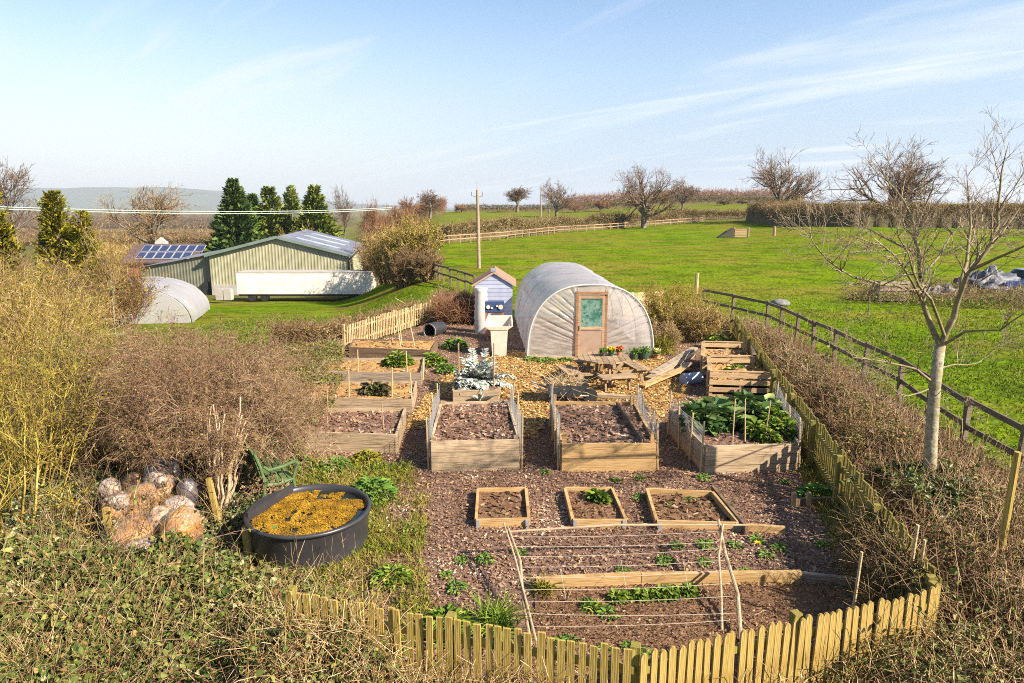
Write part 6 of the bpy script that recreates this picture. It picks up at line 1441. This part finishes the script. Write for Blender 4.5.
# brush behind the pale fence, weeds by the left beds
bp = [(LFp[0].x - 2.2, 21.6), (LFp[0].x - .15, 22.4), (LFp[2].x - .15, 25.9), (LFp[4].x - .1, 28.7), (LFp[4].x - .9, 29.4), (LFp[2].x - 1.0, 26.8), (LFp[0].x - 2.6, 23.2)]
tangle('brush', 'low brown brush along the outside of the pale picket fence', 'brush', bp, lambda x, y: .85 + .2 * fbm(x, y, 1.5, 2), 8000, (.2, .6), .007, 'twig_brown', 'leaf_dry', 4000, (.04, .09), core=.25)
b2 = [(at(437, 29.3).x, 29.3), (at(475, 29.3).x, 29.3), (at(475, 30.6).x, 30.6), (at(437, 30.6).x, 30.6)]
tangle('brush', 'brown brush behind the dark board fence left of the shed', 'brush', b2, lambda x, y: .8 + .2 * fbm(x, y, 2, 2), 2500, (.3, .8), .008, 'twig_brown', up=.7)
b3 = [(at(436, 27).x, 27.2), (at(474, 27).x, 27.2), (at(470, 28.2).x, 28.2), (at(436, 28.2).x, 28.2)]
tangle('brush', 'upright dry stems in front of the dark board fence', 'brush', b3, lambda x, y: .75 + .2 * fbm(x, y, 2, 2), 1500, (.3, .9), .008, 'twig_red', up=1.6)
wp = [(-7.6, 15.5), (-5.0, 13.0), (-4.0, 12.4), (-4.05, 14.8), (-4.6, 18.2), (-5.5, 21.8), (-8.2, 22)]
tangle('weeds', None, None, wp, lambda x, y: np.clip(.40 + .25 * fbm(x, y, 1.4, 2), .08, .9), 9000, (.15, .5), .005, 'twig_brown', 'leaf_bramble', 15000, (.03, .08), kind='stuff', core=.15, leaf2='leaf_yellow', nl2=5000)
rp = [G(px, py) for px, py in ((845, 303), (1024, 312), (1100, 318), (1100, 292), (1024, 288), (860, 292))]
tangle('rough_grass', None, None, [(p.x, p.y) for p in rp], lambda x, y: np.clip(.35 + .45 * fbm(x, y, 1.0, 3), .05, 1.1), 6500, (.25, .8), .009, 'twig_brown', 'leaf_bright', 5000, (.06, .14), kind='stuff', up=.8)

# far valley on the left: hedgerows and woods that read as one mass
for k, (d, x0, x1, hgt, tw) in enumerate(((118, 95, 235, 3.2, 'twig_gold'), (150, 150, 228, 2.6, 'twig_brown'), (185, 60, 150, 2.8, 'twig_gold'), (260, 0, 240, 3.5, 'twig_brown'), (420, -20, 330, 3.6, 'twig_brown'), (700, -40, 330, 4.5, 'twig_far'), (1150, -40, 340, 6, 'twig_far'))):
    a = [at(px, d) for px in np.linspace(x0, x1, 7)]
    tangle('woodland', None, None, band(a, d * .02 + 2), lambda x, y, hgt=hgt, d=d: np.clip(hgt * (.55 + .6 * fbm(x, y, 6.0 / d, k)), .6, 99), 7000, (.006 * d, .018 * d), .00022 * d, tw, 'leaf_dry' if k % 2 else 'leaf_yellow', 3500, (.0014 * d, .003 * d), kind='stuff', up=.8, core=d * .006)

# ------------------------------------------------------------------ grass and small plants
gl = [(-3.3, 8.3), (-1.9, 6.6), (-1.2, 6.3), (-.9, 7.2), (-1.25, 8.6), (-1.3, 10.2), (-1.9, 12.0), (-3.9, 12.3), (-4.4, 11)]
grass('weedy_grass', gl, 30000, (.05, .24), (.006, .014), 'grass_weedy', lambda x, y: sst(-.55, .35, fbm(x, y, 1.6, 5) + .55 * sst(-1.1, -2.6, x)))
tangle('weeds', None, None, gl, lambda x, y: np.clip(.10 + .10 * fbm(x, y, 2.4, 2), .02, .3), 2500, (.08, .3), .004, 'stalk', 'leaf_bright', 9000, (.03, .07), kind='stuff', mask=lambda x, y: sst(-.1, .5, fbm(x, y, 1.6, 5) + .3 * sst(-1.2, -2.4, x)))
grass('path_grass', [(-5.0, 11.8), (-1.2, 11.8), (-1.4, 20), (-4.5, 24), (-5.6, 22)], 9000, (.05, .2), (.008, .018), 'grass_weedy', lambda x, y: sst(0, .6, fbm(x, y, 1.5, 3)))
grass('path_grass', [(rx(6.6) - .6, 6.6), (rx(6.6) - .05, 6.6), (rx(12) - .05, 12), (rx(12) - .3, 12)], 1800, (.08, .35), (.006, .014), 'grass_weedy')
grass('lawn_grass', [(-14, 23.5), (LFp[0].x - 2.3, 22.0), (LFp[2].x - 1.0, 27), (LFp[4].x - 1, 30), (-3, 34), (-3, 44), (-16, 44)], 45000, (.05, .13), (.02, .04), 'grass', lambda x, y: 1 - sst(26, 43, y))
grass('field_grass', [(8.7, 8), (9.9, 25), (8.5, 30), (3, 30.5), (2, 44), (36, 44), (26, 20), (15, 8)], 130000, (.05, .13), (.016, .034), 'grass', lambda x, y: (1 - sst(16, 43, y)) * (.45 + .55 * sst(-.3, .3, fbm(x, y, .8, 2))))
def litter_on_ground():
    P = inpoly(GARDEN, 5200); P = P[RG.random(len(P)) < .35 + .65 * sst(-.1, .4, fbm(P[:, 0], P[:, 1], 1.3, 6))]; n = len(P)
    A, ra = grow(np.column_stack([P, np.full(n, .065)]), rnd3(n) * np.array([1, 1, .06]), RG.uniform(.05, .32, n), RG.uniform(.0018, .0045, n), 3, .25, 0, .6); A[:, :, 2] = np.clip(A[:, :, 2], .05, .10)
    Q = inpoly(GARDEN, 3500); k = len(Q); l = RG.uniform(.03, .07, k)
    tag(npobj('plant_litter', [(*segs(A, ra), 0), (*leafs(np.column_stack([Q, np.full(k, .07)]), rnd3(k) * np.array([1, 1, .2]), rnd3(k, 2.0), l, l * .6), 1)], [MT['stalk'], MT['leaf_dry']]), kind='stuff')
    grass('mulch_weeds', GARDEN, 9000, (.03, .12), (.005, .010), 'grass_weedy', lambda x, y: sst(.25, .7, fbm(x, y, 1.9, 11)))
litter_on_ground()
def leafy(label, x, y, h, R_, n, ls, mat, name='leafy_plant', cat='plant', z=.05, ar=.6, group=None, proto=None, up=.7):
    """a low rosette: leaves rise from the crown and arch outwards"""
    t = thing(name, label, cat, (x, y, z), group)
    if proto:
        for ch in proto.children: c = ch.copy(); COL.objects.link(c); c.parent = t
        s = RG.uniform(.8, 1.2); t.scale = (s, s, s * RG.uniform(.85, 1.15)); t.rotation_euler = (0, 0, RG.uniform(0, 6.28)); return t
    a = RG.uniform(0, 2 * math.pi, n); q = np.sqrt(RG.random(n)); hz = h * (1 - q ** 2 * .75) * RG.uniform(.3, 1, n)
    P = np.column_stack([x + np.cos(a) * q * R_ * .7, y + np.sin(a) * q * R_ * .7, z + hz * .7]); D = np.column_stack([np.cos(a), np.sin(a), RG.normal(up * (1.1 - q), .25, n)]); l = RG.uniform(*ls, n)
    V, Q = leafs(P, D, unit(np.column_stack([-np.cos(a) * .3, -np.sin(a) * .3, np.ones(n)]) + RG.normal(0, .35, (n, 3))), l, l * ar * RG.uniform(.8, 1.2, n), .22, .25)
    npobj('leaves', [(V, Q, 0)], MT[mat], t); k = max(6, n // 14); i = RG.integers(0, n, k); P0 = np.column_stack([np.full(k, x), np.full(k, y), np.full(k, z - .02)]) + RG.normal(0, R_ * .15, (k, 3)) * [1, 1, 0]
    npobj('leaf_stalk', [(*prisms(P0, P[i], np.full(k, .006), np.full(k, .004)), 0)], MT['leaf_bright'], t); return t
# brassicas in the netted bed
pr = None; gx = [(.18, .75), (.42, .86), (.68, .86), (.86, .72), (.30, .60), (.55, .66), (.75, .55), (.45, .46), (.16, .50)]
def inbed(c, u, v): return (c[0] * (1 - u) + c[1] * u) * (1 - v) + (c[3] * (1 - u) + c[2] * u) * v
for u, v in gx:
    p = inbed(cG, u, v); q = leafy('blue-green leafy brassica growing in the netted bed by the right fence', p.x, p.y, .46, .30, 130, (.14, .27), 'leaf_brassica', 'brassica', 'brassica', .49, .7, 'brassicas in the netted bed', pr); pr = pr or q
pr = None
for u, v in ((.62, .24), (.80, .34), (.92, .44), (.93, .2), (.72, .12)):
    p = inbed(cG, u, v); q = leafy('yellow-green leafy brassica at the right front of the netted bed by the right fence', p.x, p.y, .44, .22, 110, (.09, .18), 'leaf_bright', 'brassica', 'brassica', .49, .65, 'yellowing brassicas in the netted bed', pr); pr = pr or q
# single plants
PL = [('bright green lettuce clump at the back of the middle small frame', 598, 500, .22, .17, 130, (.08, .15), 'leaf_bright', .10), ('broad clump of round bright leaves left of the strappy clump near the front fence', 447, 630, .30, .38, 300, (.06, .12), 'leaf_bright', .05),
      ('bushy green plant filling the right end of the third left bed', 398, 365, .50, .52, 330, (.10, .19), 'leaf_bright', .28), ('dark red and green leafy plant in the second left bed', 375, 393, .40, .40, 190, (.10, .2), 'leaf_red', .3),
      ('bushy green weed right of the third left bed', 433, 365, .55, .48, 330, (.08, .16), 'leaf_bright', .05), ('dark green weed behind the black barrel side of the path', 455, 348, .45, .55, 300, (.08, .16), 'leaf_mid', .05),
      ('bushy yellow-green weed just behind the right side of the tank', 372, 496, .42, .55, 520, (.05, .11), 'leaf_mid', .05), ('leafy green weed between tank and mulch, in front on the right', 392, 580, .22, .38, 300, (.04, .09), 'leaf_bright', .04),
      ('bright nettle clump at the left foot of the tank', 262, 590, .34, .34, 320, (.05, .10), 'leaf_bright', .05), ('green weed by the foot of the tank front', 330, 605, .20, .40, 260, (.05, .09), 'leaf_bright', .05), ('green leafy patch by the right picket fence behind the dark plank', 817, 496, .22, .34, 330, (.06, .13), 'leaf_mid', .05),
      ('second green leafy patch by the right picket fence nearer the post', 836, 500, .25, .26, 200, (.05, .11), 'leaf_mid', .05), ('yellow-green shrublet behind the back compost bin', 715, 348, .65, .42, 260, (.10, .18), 'leaf_bright', .05), ('tuft of bright grass-green weeds in the back compost bin', 736, 372, .22, .34, 240, (.08, .14), 'leaf_bright', .42),
      ('low green weeds along the polytunnel front, left of the door', 548, 362, .16, .42, 200, (.05, .10), 'leaf_mid', .05), ('low green weeds at the left front corner of the polytunnel', 532, 360, .15, .32, 150, (.05, .10), 'leaf_mid', .05), ('low green weed outside the polytunnel beside the door', 566, 361, .14, .28, 110, (.05, .10), 'leaf_mid', .05),
      ('green sprawling weed at the corner of the nearest left bed', 335, 468, .22, .45, 360, (.05, .1), 'leaf_mid', .05), ('tall yellow-green weed in front of the nearest left bed', 366, 462, .30, .38, 300, (.05, .1), 'leaf_yellow', .05), ('green weed right of the green bench', 297, 468, .30, .40, 320, (.06, .11), 'leaf_bright', .05), ('dark leafy weed in the shade left of the silver plant', 446, 372, .35, .35, 200, (.07, .14), 'leaf_mid', .05)]
for lab, px, py, h, R_, n, ls, mt, z in PL:
    p = G(px, py, z=z); leafy(lab, p.x, p.y, h, R_, n, ls, mt, 'lettuce' if 'lettuce' in lab else 'weed' if 'weed' in lab or 'nettle' in lab else 'leafy_plant', 'lettuce' if 'lettuce' in lab else 'weed' if 'weed' in lab else 'plant', z)
pr = None
for k, px in enumerate((616, 628, 640, 650, 660, 671, 681, 690)):
    p = G(px, 599 - k * .9, z=.07); q = leafy('small green lettuce in the row against the long golden sleeper', p.x, p.y, .13, .10, 60, (.05, .09), 'leaf_bright', 'lettuce', 'lettuce', .06, .75, 'row of lettuces by the sleeper', pr); pr = pr or q
pr = None
for px, py in ((640, 497), (608, 614), (590, 606), (570, 640), (560, 642), (623, 570), (668, 597), (665, 561), (745, 572), (706, 545), (677, 545), (630, 648), (640, 652), (462, 560), (485, 560), (447, 575), (457, 588), (520, 552), (766, 555), (690, 500), (704, 478), (668, 505), (640, 478), (616, 480), (545, 472), (705, 562), (735, 545), (757, 540), (780, 548), (822, 545), (785, 482), (655, 462), (603, 648)):
    p = G(px, py, z=.06); q = leafy('small green weed seedling on the bark mulch', p.x, p.y, .09, .11, 46, (.04, .08), 'leaf_mid', 'weed', 'weed', .045, .45, 'small weeds on the mulch', pr); pr = pr or q
def strappy(label, px, py, n, h, z=.05, mat='leaf_bright', wd=(.012, .022), name='strappy_plant', sp=1.2):
    p = G(px, py, z=z); t = thing(name, label, 'plant', p); V, Q = blades(np.column_stack([p.x + RG.normal(0, h * .16, n), p.y + RG.normal(0, h * .16, n), np.full(n, z)]), rnd3(n, sp), RG.uniform(h * .6, h * 1.15, n), RG.uniform(*wd, n), .45); npobj('leaves', [(V, Q, 0)], MT[mat], t)
strappy('big strappy bright green clump behind the square-topped fence', 496, 630, 260, .44)
strappy('tuft of bright grass inside the front bed left of the lettuces', 594, 611, 60, .17)
strappy('dry green grass tuft at the left end of the long golden sleeper', 545, 592, 130, .24, mat='grass_weedy')
strappy('tan dry tussock against the right corner of the polytunnel', 661, 352, 260, .8, mat='grass_weedy', wd=(.02, .035))
def dandelion():
    p = G(757, 549, z=.06); t = thing('dandelion', 'single yellow dandelion flower on the mulch right of the trellis', 'flower', p); n = 40; a = np.linspace(0, 6.28, n); V, Q = leafs(np.tile(np.array(p + UP * .09), (n, 1)), np.column_stack([np.cos(a), np.sin(a), RG.uniform(.1, .9, n)]), np.tile([0, 0, 1.], (n, 1)), np.full(n, .045), np.full(n, .012)); npobj('petals', [(V, Q, 0)], piece_mat('yellow_petal', [(.75, .55, .01), (.85, .65, .03)]), t)
    m = MB(); m.tube([p, p + UP * .09], .005, 5); m.build('stem', MT['leaf_mid'], t)
dandelion()
def artichoke():
    p = G(480, 384, z=.3); t = thing('silver_plant', 'large silver-leaved artichoke plant with arching feathery leaves on the middle path', 'plant', p); n = 80; a = RG.uniform(0, 6.28, n); el = RG.uniform(.25, 1.4, n)
    D = np.column_stack([np.cos(a) * np.cos(el), np.sin(a) * np.cos(el), np.sin(el)]); A, ra = grow(np.tile(np.array(p), (n, 1)) + RG.normal(0, .08, (n, 3)) * [1.6, 1, 0], D, RG.uniform(.5, .98, n), np.full(n, .012), 8, .06, -.14, .3); ch = [(*segs(A, ra), 0)]
    for i in range(2, 9):
        for s in (-1, 1):
            for rep in range(2):
                q = A[:, i - 1] * (1 - rep * .5) + A[:, i] * rep * .5; d = unit(A[:, i] - A[:, i - 1]); sd = unit(np.cross(d, np.array([[0, 0, 1.]]))) * s; l = .12 * np.sin(np.pi * (i + .5) / 10.5) + .04 + RG.uniform(0, .03, n); ch.append((*leafs(q, sd + d * .7 + RG.normal(0, .15, (n, 3)), np.cross(sd, d) * s + RG.normal(0, .2, (n, 3)), l, l * .38, .15, .25), 0))
    npobj('leaves', ch, MT['leaf_silver'], t)
    p = G(481, 402, z=.05); q = thing('silver_plant', 'small silver-leaved offset in front of the short low bed', 'plant', p); n = 26; a = RG.uniform(0, 6.28, n); D = np.column_stack([np.cos(a), np.sin(a), RG.uniform(.4, 2, n)]); l = RG.uniform(.25, .45, n); npobj('leaves', [(*leafs(np.tile(np.array(p), (n, 1)), D, rnd3(n, 1), l, l * .3, .2, .35), 0)], MT['leaf_silver'], q)
artichoke()
